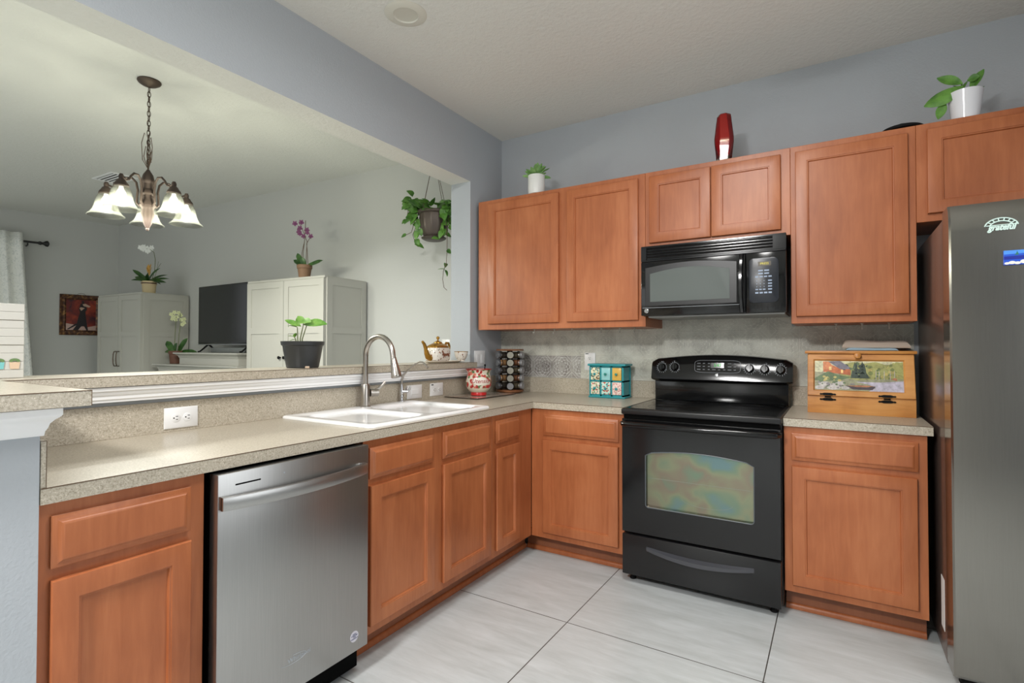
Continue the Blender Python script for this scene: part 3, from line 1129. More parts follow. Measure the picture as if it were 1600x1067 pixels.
b = MB(); b.loops([arched(1.254, 1.676, 1.497, 1.682, .026, MY - .006), arched(1.255, 1.675, 1.498, 1.681, .026, MY - .0068)])
wpart(b, 'window', pm('grey_window_mesh', rgb(92, 98, 95), .5, spec=.25), dm)
b = MB(); b.tube([(1.21, MY - .0042, 1.464), (1.735, MY - .0042, 1.464)], .001, 6)
wpart(b, 'trim_line', M['markings'], dm)
b = MB()
rings = []
for k in range(17):
    s = k / 16
    z = MZ0 + .004 + s * (1.722 - MZ0)
    bo = sin(pi * s)
    x = 1.736 - .004 * bo
    y = MY - .010 - .028 * bo ** .7
    rings.append([(x - .011, y + .004, z), (x - .006, y - .007, z), (x + .006, y - .007, z), (x + .011, y + .004, z), (x + .008, MY - .003, z), (x - .008, MY - .003, z)])
b.loops(rings)
wpart(b, 'handle', M['black'], dm)
b = MB(); b.lathe([(0, 0), (.0125, 0), (.0125, .002), (.0105, .003), (.0105, .0022), (.007, .0022), (.0065, .003), (.004, .003), (0, .0026)], 28, (1.233, MY - .0042, 1.447), 'y')
wpart(b, 'maker_badge', M['chrome'], dm)
b = MB(); b.box(1.754, MX1, MY - .001, MY + .03, MZ0 + .002, 1.7255, .003, 2)
for i in range(5):
    b.tube([(1.80 + i * .028, MY - .001, MZ0 + .01), (1.80 + i * .028, MY - .001, 1.462)], .0015, 6)
cp = wpart(b, 'control_panel', M['black'], t)
b = MB(); b.loops([[(p[0], MY - .001 - d, p[1]) for p in [(q_[0], q_[1]) for q_ in rrect(1.768 + i_, 1.906 - i_, 1.468 + i_, 1.698 - i_, .022, 0)]] for d, i_ in ((0, 0), (.004, .001), (.005, .003))])
kp = wpart(b, 'keypad', pm('keypad_navy', rgb(24, 28, 36), .3), cp)
KY = MY - .0064
b = MB(); b.box(1.812, 1.872, KY - .0004, KY + .001, 1.655, 1.678)
dsp = wpart(b, 'display', pm('display_amber', rgb(58, 46, 16), .2), kp)
b = MB(); b.text('PRESS', .016, lambda x, y, z: (1.842 + x, KY - .0008, 1.6665 + y))
wpart(b, 'display_text', pm('amber_digits', rgb(190, 176, 60), .5, Emission_Color=rgb(200, 190, 60), Emission_Strength=.5), dsp)
b = MB()
for (xx, zz, ww, hh) in [(1.824, 1.632, .011, .0035), (1.852, 1.632, .011, .0035), (1.824, 1.617, .011, .0035), (1.852, 1.617, .011, .0035)] + \
        [(1.806 + i * .0205, 1.601, .0075, .0035) for i in range(4)] + [(1.806 + i * .017, zz_, .0015, .002) for i in range(3) for zz_ in (1.580, 1.565, 1.550)] + \
        [(1.867, zz_, .009, .0033) for zz_ in (1.580, 1.565, 1.551, 1.536)] + [(1.806 + i * .017, 1.536, .006, .0028) for i in range(3)] + [(1.806 + i * .0205, 1.519, .0075, .004) for i in range(4)]:
    b.box(xx - ww, xx + ww, KY - .0003, KY + .001, zz - hh, zz + hh)
wpart(b, 'key_marking', pm('key_print', rgb(150, 164, 186), .5), kp)
b = MB(); b.box(MX0 + .03, MX1 - .01, MY + .04, -.05, MZ0 - .008, MZ0)
b.box(1.30, 1.42, MY + .06, MY + .1, MZ0 - .010, MZ0 - .008)
wpart(b, 'underside_plate', pm('grey_plate', rgb(150, 150, 148), .4, .6), t)

# ================================================================ REFRIGERATOR
FX0, FX1, FYF = 2.500, 3.415, -.893
t = thing('refrigerator', 'tall stainless steel refrigerator beside the bread box counter', 'refrigerator', (2.95, -.45, 0))
side_m = pm('fridge_side', rgb(110, 92, 84), .25, .6)
b = MB(); b.box(FX0 + .002, FX1, -.745, -.02, .03, 1.735, .006, 2)
wpart(b, 'cabinet_body', side_m, t)
DZ0, DZ1 = .052, 1.758
for nm_, x0_, x1_ in (('door', FX0, 2.955), ('door', 2.962, FX1)):
    b = MB()
    prof = [(-.762, DZ0), (-.880, DZ0), (FYF, DZ0 + .014), (FYF, DZ1 - .10), (FYF + .003, DZ1 - .055), (FYF + .012, DZ1 - .02), (FYF + .026, DZ1), (-.762, DZ1)]
    xs = [x0_, x0_ + .006, x1_ - .006, x1_]
    rings = []
    for i, x in enumerate(xs):
        dd = .006 if i in (0, 3) else 0
        rings.append([(x, y + (dd if y < -.80 else 0), z) for y, z in prof])
    b.loops(rings)
    wpart(b, nm_, M['steelf'], t)
b = MB(); b.box(FX0 + .012, FX1 - .01, -.763, -.744, .06, 1.73)
wpart(b, 'door_gasket', M['matte'], t)
b = MB()
b.loops([[(x, -.80, 1.7585), (x, -.72, 1.7585), (x, -.62, 1.736), (x, -.80, 1.736)] for x in (FX0 + .012, FX0 + .07)])
wpart(b, 'hinge_cover', pm('hinge_grey', rgb(120, 116, 112), .4), t)
b = MB()
b.box(FX0 + .03, FX1 - .03, -.82, -.10, .012, .05)
wpart(b, 'base_grille', M['matte'], t)
for x in (FX0 + .05, FX1 - .06):
    b = MB(); b.lathe([(0, .001), (.022, .001), (.024, .008), (.02, .016), (.012, .02), (.012, .05), (0, .05)], 16, (x, -.80, 0))
    b.box(x - .025, x + .03, -.85, -.80, .02, .05, .004, 1)
    wpart(b, 'levelling_foot', M['matte'], t)
b = MB(); b.box(FX0 + .0008, FX0 + .0022, -.70, -.63, .13, .33)
wpart(b, 'paper_label', M['white'], t)

# magnets
def mag_fn(x, y, z):
    return (2.642 + x, FYF - .0012 - z, 1.664 + y)
b = MB()
b.text('grateful', .0235, lambda x, y, z: mag_fn(x, y * 1.25 - .004, z), shear=.35, depth=.0014, offset=.0018, bold=.0010)
for k in range(2):
    R_ = .036 - k * .012
    b.tube([mag_fn(.0 + (R_ + .006) * 1.05 * cos(a), -.002 + R_ * .86 * sin(a), .0015) for a in [radians(8 + i * 8.2) for i in range(21)]], .0022, 6)
for a in range(35, 150, 22):
    a = radians(a)
    b.tube([mag_fn(.030 * cos(a) * 1.05, -.002 + .021 * sin(a), .0015), mag_fn(.042 * cos(a) * 1.05, -.002 + .031 * sin(a), .0015)], .002, 6)
b.tube([mag_fn(-.040, .004, .0015), mag_fn(.042, .005, .0015)], .0018, 6)
o = b.build('fridge_magnet', pm('mint_magnet', rgb(196, 216, 208), .5), loc=mag_fn(0, 0, 0))
tag(o, 'pale mint lettered magnet reading grateful on the refrigerator door', 'magnet')
mg = thing('fridge_magnet', 'blue and white seaside picture magnet on the refrigerator door', 'magnet', (2.690, FYF - .001, 1.551))
b = MB(); b.box(2.646, 2.736, FYF - .0045, FYF - .001, 1.526, 1.577, .001, 1)
wpart(b, 'magnet_plate', pm('sea_blue', rgb(36, 80, 190), .3), mg)
b = MB()
MYF = FYF - .0048
b.mat(0).poly([(2.647, MYF, 1.545), (2.735, MYF, 1.545), (2.735, MYF, 1.558), (2.647, MYF, 1.556)])
b.mat(1).poly([(2.647, MYF - .0002, 1.563), (2.735, MYF - .0002, 1.566), (2.735, MYF - .0002, 1.5765), (2.647, MYF - .0002, 1.5765)])
b.mat(2)
for cx, cz, r in ((2.655, 1.532, .006), (2.668, 1.534, .008), (2.682, 1.532, .007), (2.70, 1.536, .010), (2.715, 1.535, .012), (2.728, 1.538, .010)):
    b.poly([(cx + r * cos(a) * 1.2, MYF - .0004 - cx * .0001, cz + r * .7 * sin(a)) for a in [2 * pi * i / 12 for i in range(12)]])
b.mat(3).poly([(2.674, MYF - .0005, 1.560), (2.686, MYF - .0005, 1.560), (2.684, MYF - .0005, 1.566), (2.681, MYF - .0005, 1.574), (2.679, MYF - .0005, 1.566)])
wpart(b, 'seaside_picture', [pm('deep_blue', rgb(28, 40, 140), .3), pm('sky_blue', rgb(76, 140, 220), .3), pm('white_houses', rgb(226, 220, 210), .4), pm('green_island', rgb(40, 110, 96), .4)], mg)

# ================================================================ OUTLETS, SWITCHES
def plate(name, label, cat, P, u0, u1, v0, v1, group=None):
    """P(u, v, w): wall frame"""
    t = thing(name, label, cat, P((u0 + u1) / 2, (v0 + v1) / 2, 0), 0, group)
    b = MB()
    b.loops([rect(P, u0, u1, v0, v1, .0005), rect(P, u0, u1, v0, v1, .003), rect(P, u0, u1, v0, v1, .0055, .004)])
    wpart(b, 'cover_plate', M['white'], t)
    return t


def receptacle(t, P, cu, cv, horizontal):
    b = MB()
    b.loops([[P(cu + r * cos(2 * pi * i / 24), cv + r * sin(2 * pi * i / 24), w) for i in range(24)] for r, w in ((.0165, .0052), (.0165, .0066), (.0155, .007))])
    f = wpart(b, 'receptacle', M['white'], t)
    b = MB()
    slots = [(-.006, .004, .0011, .0042), (.006, .004, .0011, .0036)]
    for a, c, hw, hh in slots:
        if horizontal:
            a, c, hw, hh = c, -a, hh, hw
        b.loops([[P(cu + a - hw, cv + c - hh, w), P(cu + a + hw, cv + c - hh, w), P(cu + a + hw, cv + c + hh, w), P(cu + a - hw, cv + c + hh, w)] for w in (.0066, .0073)])
    gx, gz = (-.007, 0) if horizontal else (0, -.007)
    b.loops([[P(cu + gx + .0027 * cos(2 * pi * i / 12), cv + gz + .0027 * sin(2 * pi * i / 12), w) for i in range(12)] for w in (.0066, .0073)])
    wpart(b, 'slot', M['bk'], f)


Psp = Pp(-.02)
t = plate('outlet', 'white duplex outlet lying sideways in the splash, above the dishwasher counter', 'outlet', Psp, -2.345, -2.222, .926, 1.006)
for cu in (-2.305, -2.262):
    receptacle(t, Psp, cu, .966, True)
t = plate('light_switch', 'white blank-faced rocker plate in the splash, beside the slim tap', 'switch', Psp, -1.023, -.893, .930, 1.012)
b = MB(); b.loops([rect(Psp, -.990, -.926, .955, .987, .005), rect(Psp, -.990, -.926, .955, .987, .0085, .002)])
wpart(b, 'rocker', M['white'], t)
t = plate('outlet', 'white outlet with dark test button in the splash, beside the flowered crock', 'outlet', Psp, -.815, -.690, .932, 1.012)
for cu in (-.778, -.728):
    receptacle(t, Psp, cu, .970, True)
b = MB(); b.loops([rect(Psp, -.807, -.787, 1.000, 1.006, .0054), rect(Psp, -.807, -.787, 1.000, 1.006, .0066)])
wpart(b, 'test_button', M['bk'], t)
Pj = Pp(XW)
t = plate('light_switch', 'white double rocker switch on the short wall behind the spice rack', 'switch', Pj, -.322, -.190, 1.100, 1.216)
for cu in (-.282, -.230):
    b = MB(); b.loops([rect(Pj, cu - .017, cu + .017, 1.125, 1.191, .005), rect(Pj, cu - .017, cu + .017, 1.125, 1.191, .0075, .003)])
    wpart(b, 'rocker', M['white'], t)
Pt = Pb(YW - .006)
t = plate('outlet', 'white upright outlet in the grey tiles behind the teal drawer box', 'outlet', Pt, .660, .740, 1.082, 1.203)
for cv in (1.166, 1.122):
    receptacle(t, Pt, .700, cv, False)
b = MB(); b.loops([rect(Pt, .668, .690, 1.193, 1.198, .0054), rect(Pt, .668, .690, 1.193, 1.198, .0064)])
wpart(b, 'test_button', M['bk'], t)
# living-room plate behind the teapot
def Plv(u, v, w):
    p = LC + dl * u - nl * w
    return (p.x, p.y, v)
Lw = (e - LC).length
t = plate('light_switch', 'white wall switch on the living room wall behind the teapot', 'switch', Plv, Lw - .40, Lw - .315, 1.19, 1.305)
b = MB(); b.loops([rect(Plv, Lw - .374, Lw - .341, 1.215, 1.28, .005), rect(Plv, Lw - .374, Lw - .341, 1.215, 1.28, .0075, .003)])
wpart(b, 'rocker', M['white'], t)

# clear hooks under the wall cabinets
hook_m = pm('clear_plastic', rgb(190, 190, 182), .25)
def make_hook(x, y, label, grp):
    t = thing('hook', label, 'hook', (x, y, 1.362), 0, grp)
    b = MB(); b.box(-.008, .008, -.006, .006, -.0035, -.0005, .001, 1)
    b.build('adhesive_pad', hook_m, t)
    b = MB(); b.tube([(0, 0, -.003), (0, 0, -.018), (0, -.004, -.026), (0, -.012, -.029), (0, -.018, -.024), (0, -.019, -.018)], .0028, 8)
    b.build('hook_arm', hook_m, t)
    return t
hk = make_hook(.42, -.26, 'small clear hook under the corner wall cabinet, nearest the spice rack', 'hooks under the corner wall cabinet')
for x, y, lb in ((.56, -.24, 'small clear hook under the corner wall cabinet, second from the spice rack'), (.68, -.22, 'small clear hook under the corner wall cabinet, third from the spice rack'),
                 (.885, -.22, 'small clear hook under the corner wall cabinet, third from the microwave'), (1.00, -.20, 'small clear hook under the corner wall cabinet, second from the microwave'),
                 (1.09, -.19, 'small clear hook under the corner wall cabinet, nearest the microwave')):
    dup(hk, (x, y, 1.362), lb)
for x, lb in ((2.15, 'small clear hook above the bread box, nearest the microwave'), (2.26, 'small clear hook above the bread box, the middle one of three'), (2.37, 'small clear hook above the bread box, nearest the refrigerator')):
    h = dup(hk, (x, -.20, 1.362), lb)
    h['group'] = 'hooks above the bread box'

# ================================================================ COUNTER ITEMS
# teal box of six drawers
t = thing('drawer_box', 'small teal wooden box of six patterned drawers on the back counter', 'drawer box', (.89, -.085, .914))
bx0, bx1, by0, by1 = .772, 1.008, -.150, -.025
b = MB()
b.box(bx0 - .006, bx1 + .006, by0 - .006, by1, .9145, .926, .003, 2)
b.box(bx0 - .010, bx1 + .012, by0 - .012, by1 + .003, 1.120, 1.134, .004, 2)
cw = (bx1 - bx0 - .016) / 3
b.box(bx0, bx1, by1 - .006, by1, .926, 1.120)
for i in range(4):
    x = bx0 + .004 + i * cw
    b.box(x - .004, x + .012 - .004, by0, by1 - .006, .926, 1.120)
for z in (.926, 1.018, 1.112):
    b.box(bx0 + .008, bx1 - .004, by0, by1 - .006, z, z + .009)
wpart(b, 'box_frame', M['teal'], t)
fronts = [
    ('white drawer front with red cherries', spots('red_cherry_glaze', rgb(226, 220, 200), [rgb(200, 60, 50), rgb(112, 150, 84), rgb(60, 130, 120)], 62, .33)),
    ('pale aqua drawer front with blue and orange flowers', spots('aqua_flower_glaze', rgb(196, 224, 214), [rgb(60, 150, 150), rgb(214, 110, 90), rgb(180, 70, 50)], 58, .33)),
    ('drawer front with pink lattice print', spots('pink_lattice_glaze', rgb(240, 222, 212), [rgb(206, 84, 92), rgb(232, 150, 140), rgb(120, 40, 60)], 110, .3)),
    ('cream drawer front with brown and green flowers', spots('brown_flower_glaze', rgb(230, 222, 190), [rgb(150, 100, 40), rgb(40, 60, 60), rgb(60, 140, 130)], 60, .34)),
    ('plain pale blue drawer front', pm('pale_blue_glaze', rgb(148, 204, 206), .3)),
    ('mustard drawer front', spots('mustard_glaze', rgb(220, 176, 84), [rgb(206, 158, 70)], 90, .2))]
for i, (lb, mt) in enumerate(fronts):
    cx = bx0 + .008 + (i % 3) * cw
    z = .936 if i < 3 else 1.028
    b = MB(); b.box(cx + .003, cx + cw - .011, by0 - .004, by1 - .02, z + .001, z + .081, .002, 2)
    d_ = wpart(b, 'drawer', mt, t); d_['label'] = lb
    b = MB(); b.lathe([(0, 0), (.004, 0), (.004, .006), (.0085, .009), (.0085, .013), (.004, .016), (0, .0165)], 16, (cx + cw / 2 - .004, by0 - .004, z + .04), 'y')
    wpart(b, 'knob', M['teal'] if i not in (4, 5) else pm('green_glass', rgb(40, 134, 124), .15), d_)

# bread box
t = thing('bread_box', 'pine bread box with a lakeside cabin picture on its lid, next to the refrigerator', 'bread box', (2.242, -.16, .914))
pine = wood('honey_pine', rgb(166, 104, 48), rgb(198, 136, 70), rgb(214, 156, 90), .35, (1.2, 9, 9), 5)
QX0, QX1 = 2.024, 2.462
side = [(-.300, .9145), (-.300, .996), (-.240, 1.208), (-.03, 1.208), (-.03, .9145)]
b = MB(); b.loops([[(x, y, z) for y, z in side] for x in (QX0, QX1)])
wpart(b, 'box_body', pine, t)
b = MB(); b.box(QX0 - .012, QX1 + .010, -.262, -.02, 1.209, 1.224, .003, 2)
wpart(b, 'top_board', pine, t)
# sloping lid frame: P(u, v, w): u = x, v = 0..1 up the slope
sl = Vector((0, .060, .212)); sn = Vector((0, -.212, .060)).normalized()
def Pl(u, v, w):
    return Vector((u, -.300, .996)) + sl * v + sn * w
def fr(u0, u1, v0, v1, w):
    return [Pl(u0, v0, w), Pl(u1, v0, w), Pl(u1, v1, w), Pl(u0, v1, w)]
b = MB()
b.loops([fr(QX0 + .001, QX1 - .001, .012, .985, .0005), fr(QX0 + .001, QX1 - .001, .012, .985, .010), fr(QX0 + .003, QX1 - .003, .02, .977, .012),
         fr(QX0 + .026, QX1 - .038, .125, .855, .012), fr(QX0 + .031, QX1 - .043, .148, .832, .005)])
lid = wpart(b, 'lid', pine, t)
b = MB()
pu0, pu1, pv0, pv1 = QX0 + .032, QX1 - .044, .152, .828
U = lambda s: pu0 + (pu1 - pu0) * s
V = lambda s: pv0 + (pv1 - pv0) * s
def patch(mi, pts, k):
    b.mat(mi)
    b.poly([Pl(U(s), V(q), .0053 + .00025 * k) for s, q in pts])
patch(0, [(0, .62), (1, .45), (1, 1), (0, 1)], 0)                       # sky and far woods
patch(1, [(0, 0), (1, 0), (1, .45), (0, .62)], 0)                       # shore
patch(2, [(.30, .45), (.5, .36), (.72, .40), (1, .42), (1, .98), (.82, .88), (.7, .98), (.58, .92), (.46, .97), (.36, .9), (.30, .8)], 1)   # autumn trees
patch(3, [(.42, .42), (.64, .42), (.60, .6), (.585, .86), (.56, .95), (.54, .84), (.50, .62), (.47, .98), (.44, .7)], 2)                   # dark firs
patch(4, [(.48, .30), (.75, .30), (1, .36), (1, .0), (.62, 0), (.70, .12), (.62, .22)], 2)                                                   # lake
patch(5, [(.10, .62), (.42, .52), (.42, .74), (.30, .74), (.12, .96)], 3)                                                                    # cabin wall
patch(6, [(.16, .98), (.30, 1.0), (.445, .72), (.30, .72)], 4)                                                                               # roof
patch(7, [(.10, .98), (.17, .98), (.24, .72), (.10, .70)], 4)                                                                                # gable
patch(8, [(.17, .68), (.20, .68), (.20, .80), (.17, .80)], 5); patch(8, [(.31, .58), (.335, .58), (.335, .70), (.31, .70)], 5)
patch(9, [(0, .40), (.16, .64), (.3, .5), (.44, .46), (.30, .34), (.1, .30), (0, .32)], 4)                                                   # bushes
for cx, cy, r in ((.12, .2, .07), (.22, .12, .09), (.30, .24, .06), (.06, .08, .06), (.36, .09, .05)):
    patch(10, [(cx + r * cos(a), cy + r * 1.2 * sin(a)) for a in [2 * pi * i / 9 for i in range(9)]], 5)
rp = random.Random(3)
for q in range(70):                                                      # leafy crowns
    cx, cy = rp.uniform(.30, .98), rp.uniform(.44, .92)
    if cx < .46 and cy < .72:
        continue
    r = rp.uniform(.012, .030)
    mi = rp.choice((2, 2, 9, 13, 13, 14)) if cx > .62 else rp.choice((3, 3, 9, 13))
    patch(mi, [(cx + r * cos(a) * rp.uniform(.7, 1.2), cy + r * 2.4 * sin(a) * rp.uniform(.7, 1.2)) for a in [2 * pi * i / 8 for i in range(8)]], 3 + .02 * q)
for cx in (.70, .735, .79, .855, .90):                                     # birch trunks
    patch(10, [(cx, .38), (cx + .006, .38), (cx + .009, .62), (cx + .004, .72), (cx + .002, .62)], 4.6)
for k_ in range(4):                                                      # fir tiers
    for fx, fs in ((.555, 1.0), (.485, .8)):
        y_ = .46 + k_ * .11
        w_ = (.062 - .012 * k_) * fs
        patch(3, [(fx - w_, y_), (fx + w_, y_), (fx, y_ + .20 * fs)], 4.7)
for q in range(40):                                                      # bushes and rocks of the shore
    cx, cy = rp.uniform(.0, .46), rp.uniform(.02, .44)
    r = rp.uniform(.012, .034)
    mi = rp.choice((9, 13, 14)) if cy > .28 else rp.choice((10, 10, 15, 9))
    patch(mi, [(cx * .98 + .012 + r * .7 * cos(a), cy + .02 + r * 1.3 * sin(a)) for a in [2 * pi * i / 7 + q for i in range(7)]], 5.1 + .02 * q)
for q in range(9):
    patch(7, [(.17 + q * .034, .90 - q * .022), (.19 + q * .034, .90 - q * .022), (.21 + q * .03, .76), (.19 + q * .03, .76)][:4], 4.3) if q < 1 else None
patch(11, [(.36, .17), (.44, .05), (.66, .04), (.70, .16), (.60, .12), (.48, .12)], 6.4)                                                       # canoe
patch(12, [(.38, .16), (.48, .13), (.60, .13), (.69, .17), (.52, .19)], 6.6)
patch(12, [(.87, .40), (.90, .46), (.93, .44), (.93, .36), (.90, .38)], 6)
cols = [rgb(206, 204, 168), rgb(150, 150, 120), rgb(158, 158, 96), rgb(58, 72, 62), rgb(188, 182, 198), rgb(190, 104, 60), rgb(120, 116, 128), rgb(206, 128, 82), rgb(250, 212, 140), rgb(96, 116, 78), rgb(190, 184, 180), rgb(74, 62, 70), rgb(176, 116, 84), rgb(118, 128, 74), rgb(186, 172, 104), rgb(134, 128, 128)]
pmats = []
for i, c in enumerate(cols):
    m = pm('print_%d' % i, c, .3)
    tt = NT(m)
    nn = tt.noise(tt.coord(), 55, 4, .65)
    tt.l(tt.ramp(nn, [(.3, tuple(x * .62 for x in c[:3]) + (1,)), (.5, c), (.7, tuple(min(1, x * 1.25) for x in c[:3]) + (1,))]), tt.b.inputs['Base Color'])
    pmats.append(m)
wpart(b, 'cabin_picture', pmats, lid, normals=True)
b = MB()
kc = Pl(2.238, .93, .012)
R3 = [sn, Vector((1, 0, 0)), sl.normalized()]
b.loops([[kc + sn * h + (R3[1] * cos(2 * pi * i / 20) + R3[2] * sin(2 * pi * i / 20)) * r for i in range(20)] for h, r in ((0, .007), (.008, .006), (.011, .013), (.016, .0155), (.021, .014), (.024, .008))])
wpart(b, 'knob', pine, lid)
for hx in (2.112, 2.352):
    b = MB()
    for s_, vv in ((1, .045), (-1, -.06)):
        c = Pl(hx, vv, .0125) if s_ > 0 else Vector((hx, -.3012, .983))
        up_ = sl.normalized() if s_ > 0 else Vector((0, 0, 1)); n_ = sn if s_ > 0 else Vector((0, -1, 0))
        sh = [(-.036, 0), (-.030, .005), (-.026, .003), (-.014, .007), (.014, .007), (.026, .003), (.030, .005), (.036, 0), (.030, -.005), (.026, -.003), (.014, -.006), (-.014, -.006), (-.026, -.003), (-.030, -.005)]
        b.loops([[c + Vector((x, 0, 0)) + up_ * y + n_ * w for x, y in sh] for w in (0, .0022)])
    b.tube([(hx - .013, -.3035, .9965), (hx + .013, -.3035, .9965)], .0042, 10)
    wpart(b, 'strap_hinge', M['matte'], t)

# towels on the bread box
def towel(name, label, col, x0, x1, y0, y1, z0, h, sag, lip, stripe=None):
    m = pm(name + '_cloth', col, .95, spec=.1)
    tt = NT(m)
    tt.bump(tt.noise(tt.coord(), 500, 2), .5, .001)
    b = MB()
    rings = []
    n = 26
    for k in range(n + 1):
        s = k / n
        x = x0 + (x1 - x0) * s
        w = sag * (sin(s * 9.0) * .4 + sin(s * 4.1 + 1) * .6)
        ed = min(1, min(s, 1 - s) * 14 + .35)
        zt = z0 + (h + w) * ed
        zm = z0 + h * .5
        r_ = []
        for (yy, zz) in ((y0 + .004, z0), (y0, z0 + .3 * (zt - z0)), (y0 + .002, z0 + .8 * (zt - z0)), (y0 + .012, zt), ((y0 + y1) / 2, zt + .002), (y1 - .01, zt), (y1, zm), (y1 - .003, z0)):
            r_.append((x, yy, zz))
        rings.append(r_)
    b.loops(rings)
    o = b.build('folded_towel', m, loc=((x0 + x1) / 2, (y0 + y1) / 2, z0))
    tag(o, label, 'towel')
    return o
towel('blue', 'folded light blue cloth under the beige towel on the bread box', rgb(150, 178, 196), 2.192, 2.405, -.205, -.06, 1.2245, .013, .0015, 0)
towel('beige', 'folded beige towel topmost on the bread box', rgb(188, 176, 164), 2.176, 2.455, -.195, -.05, 1.2385, .034, .004, 0)

# glass board with the flowered utensil crock
t = thing('cutting_board', 'thin glass cutting board with dark rim under the flowered crock', 'cutting board', (.12, -.46, .914))
b = MB(); q_ = [(-.012, -.675), (.252, -.683), (.262, -.245), (.0, -.238)]
b.loops([[(x, y, z) for x, y in q_] for z in (.9172, .9215)])
def board_mat():
    m = pm('patterned_glass', rgb(176, 164, 150), .08)
    tt = NT(m)
    n = tt.noise(tt.coord(), 9, 3)
    tt.l(tt.ramp(n, [(.38, rgb(150, 112, 92)), (.48, rgb(196, 188, 176)), (.62, rgb(168, 160, 150))]), tt.b.inputs['Base Color'])
    return m
wpart(b, 'glass_sheet', board_mat(), t)
b = MB(); b.tube([(x, y, .9192) for x, y in q_], .0026, 6, closed=True)
wpart(b, 'rim', pm('board_rim', rgb(74, 62, 54), .3), t)
b = MB()
for x, y in q_:
    b.lathe([(0, .9143), (.006, .9143), (.006, .9172), (0, .9172)], 10, (.125 + (x - .125) * .9, -.46 + (y + .46) * .9, 0))
wpart(b, 'rubber_feet', M['matte'], t)

CCX, CCY = .135, -.505
t = thing('utensil_crock', 'red and white flowered ceramic utensil crock beside the spice rack', 'crock', (CCX, CCY, .922))
prof = [(0, .0005), (.046, .0005), (.052, .004), (.052, .016), (.050, .022), (.060, .03), (.075, .046), (.083, .068), (.085, .09), (.081, .115), (.074, .137), (.073, .15), (.080, .164), (.083, .172)]
def crock_mat():
    m = spots('flowered_glaze', rgb(224, 214, 196), [rgb(196, 56, 52), rgb(216, 120, 100), rgb(96, 130, 84), rgb(178, 52, 50)], 25, .35)
    tt = NT(m)
    sx_ = tt.n('ShaderNodeSeparateXYZ'); tc = tt.n('ShaderNodeTexCoord')
    tt.l(tc.outputs['Object'], sx_.inputs[0])
    z = sx_.outputs[2]
    src = tt.b.inputs['Base Color'].links[0].from_socket
    lowc = tt.mix(tt.math('LESS_THAN', z, .024), rgb(222, 212, 190), rgb(196, 40, 40))
    c = tt.mix(tt.math('LESS_THAN', z, .052), src, lowc)
    tt.l(c, tt.b.inputs['Base Color'])
    return m
b = MB(); b.lathe(prof + [(.079, .172), (.070, .15), (.068, .12), (.075, .09), (.06, .04), (0, .03)], 40)
b.build('crock_wall', crock_mat(), t)
b = MB(); b.tube([(.0835 * cos(2 * pi * i / 36), .0835 * sin(2 * pi * i / 36), .173) for i in range(36)], .0032, 8, closed=True)
b.build('rim_band', pm('red_rim', rgb(150, 34, 38), .25), t)
cam_a = math.atan2(CY - CCY, CX - CCX) + radians(4)
def crock_pt(x, y, off):
    zz = .098 + y
    for (r0, h0), (r1, h1) in zip(prof, prof[1:]):
        if h0 <= zz <= h1:
            rr = r0 + (r1 - r0) * (zz - h0) / max(1e-6, h1 - h0)
    a = cam_a + x / rr
    return ((rr + off) * cos(a), (rr + off) * sin(a), zz)
b = MB()
n_ = 24
cen = crock_pt(.006, 0, .0004)
lab = [crock_pt(.006 + .060 * cos(2 * pi * i / n_), .026 * sin(2 * pi * i / n_), .0007) for i in range(n_)]
gr = []
for rr_ in (.0, .25, .5, .75, 1.0):
    gr.append([crock_pt(.006 + .058 * rr_ * cos(2 * pi * i / n_), (.026 + .003 * sin(6 * pi * i / n_ * 2)) * rr_ * sin(2 * pi * i / n_), .0020) for i in range(n_)])
b.loops(gr[1:], True, False)
lb_ = b.build('white_cartouche', pm('cartouche', rgb(234, 228, 216), .3), t)
b = MB(); b.text('Utensils', .036, lambda x, y, z: crock_pt(.006 + x, y, .0030), shear=.3, bold=.0004)
b.build('lettering', pm('red_script', rgb(168, 52, 56), .4), lb_)
b = MB(); b.tube([(.03, .02, .12), (.034, .022, .185), (.036, .024, .197)], [.003, .003, .004], 8); b.ball((.034, .024, .2), .007, 10)
b.build('spoon_handle', M['matte'], t)

# spice rack with jars
SPX, SPY = .150, -.140
t = thing('spice_rack', 'round dark revolving spice rack full of jars in the counter corner', 'spice rack', (SPX, SPY, .914))
rk = wood('rack_wood', rgb(96, 58, 34), rgb(126, 80, 50), rgb(146, 98, 64), .4)
b = MB(); b.lathe([(0, .0005), (.07, .0005), (.07, .008), (.098, .009), (.100, .013), (.100, .022), (.096, .025), (0, .025)], 40)
b.build('base_disc', rk, t)
b = MB(); b.lathe([(0, .302), (.098, .302), (.100, .305), (.100, .310), (.096, .313), (0, .313)], 40)
b.build('top_disc', rk, t)
b = MB(); b.lathe([(0, .024), (.022, .024), (.022, .303), (0, .303)], 6)
b.build('core_post', M['matte'], t)
view = math.atan2(CY - SPY, CX - SPX)
angs = [view + radians(60 * k + 2) for k in range(6)]
b = MB()
tz = [.053 + i * .0545 for i in range(5)]
for a in angs:
    d = Vector((cos(a), sin(a), 0)); s_ = Vector((-sin(a), cos(a), 0))
    for z in tz:
        c = d * .074 + Vector((0, 0, z))
        b.tube([c + (s_ * cos(2 * pi * i / 20) + Vector((0, 0, 1)) * sin(2 * pi * i / 20)) * .0262 for i in range(20)], .0024, 6, closed=True)
b.build('jar_ring', M['matte'], t)['kind'] = 'thing'
jar_cols = [rgb(106, 74, 48), rgb(138, 104, 70), rgb(90, 82, 66), rgb(150, 146, 138), rgb(62, 56, 50), rgb(118, 80, 58)]
jar_m = [pm('spice_%d' % i, c, .12) for i, c in enumerate(jar_cols)]
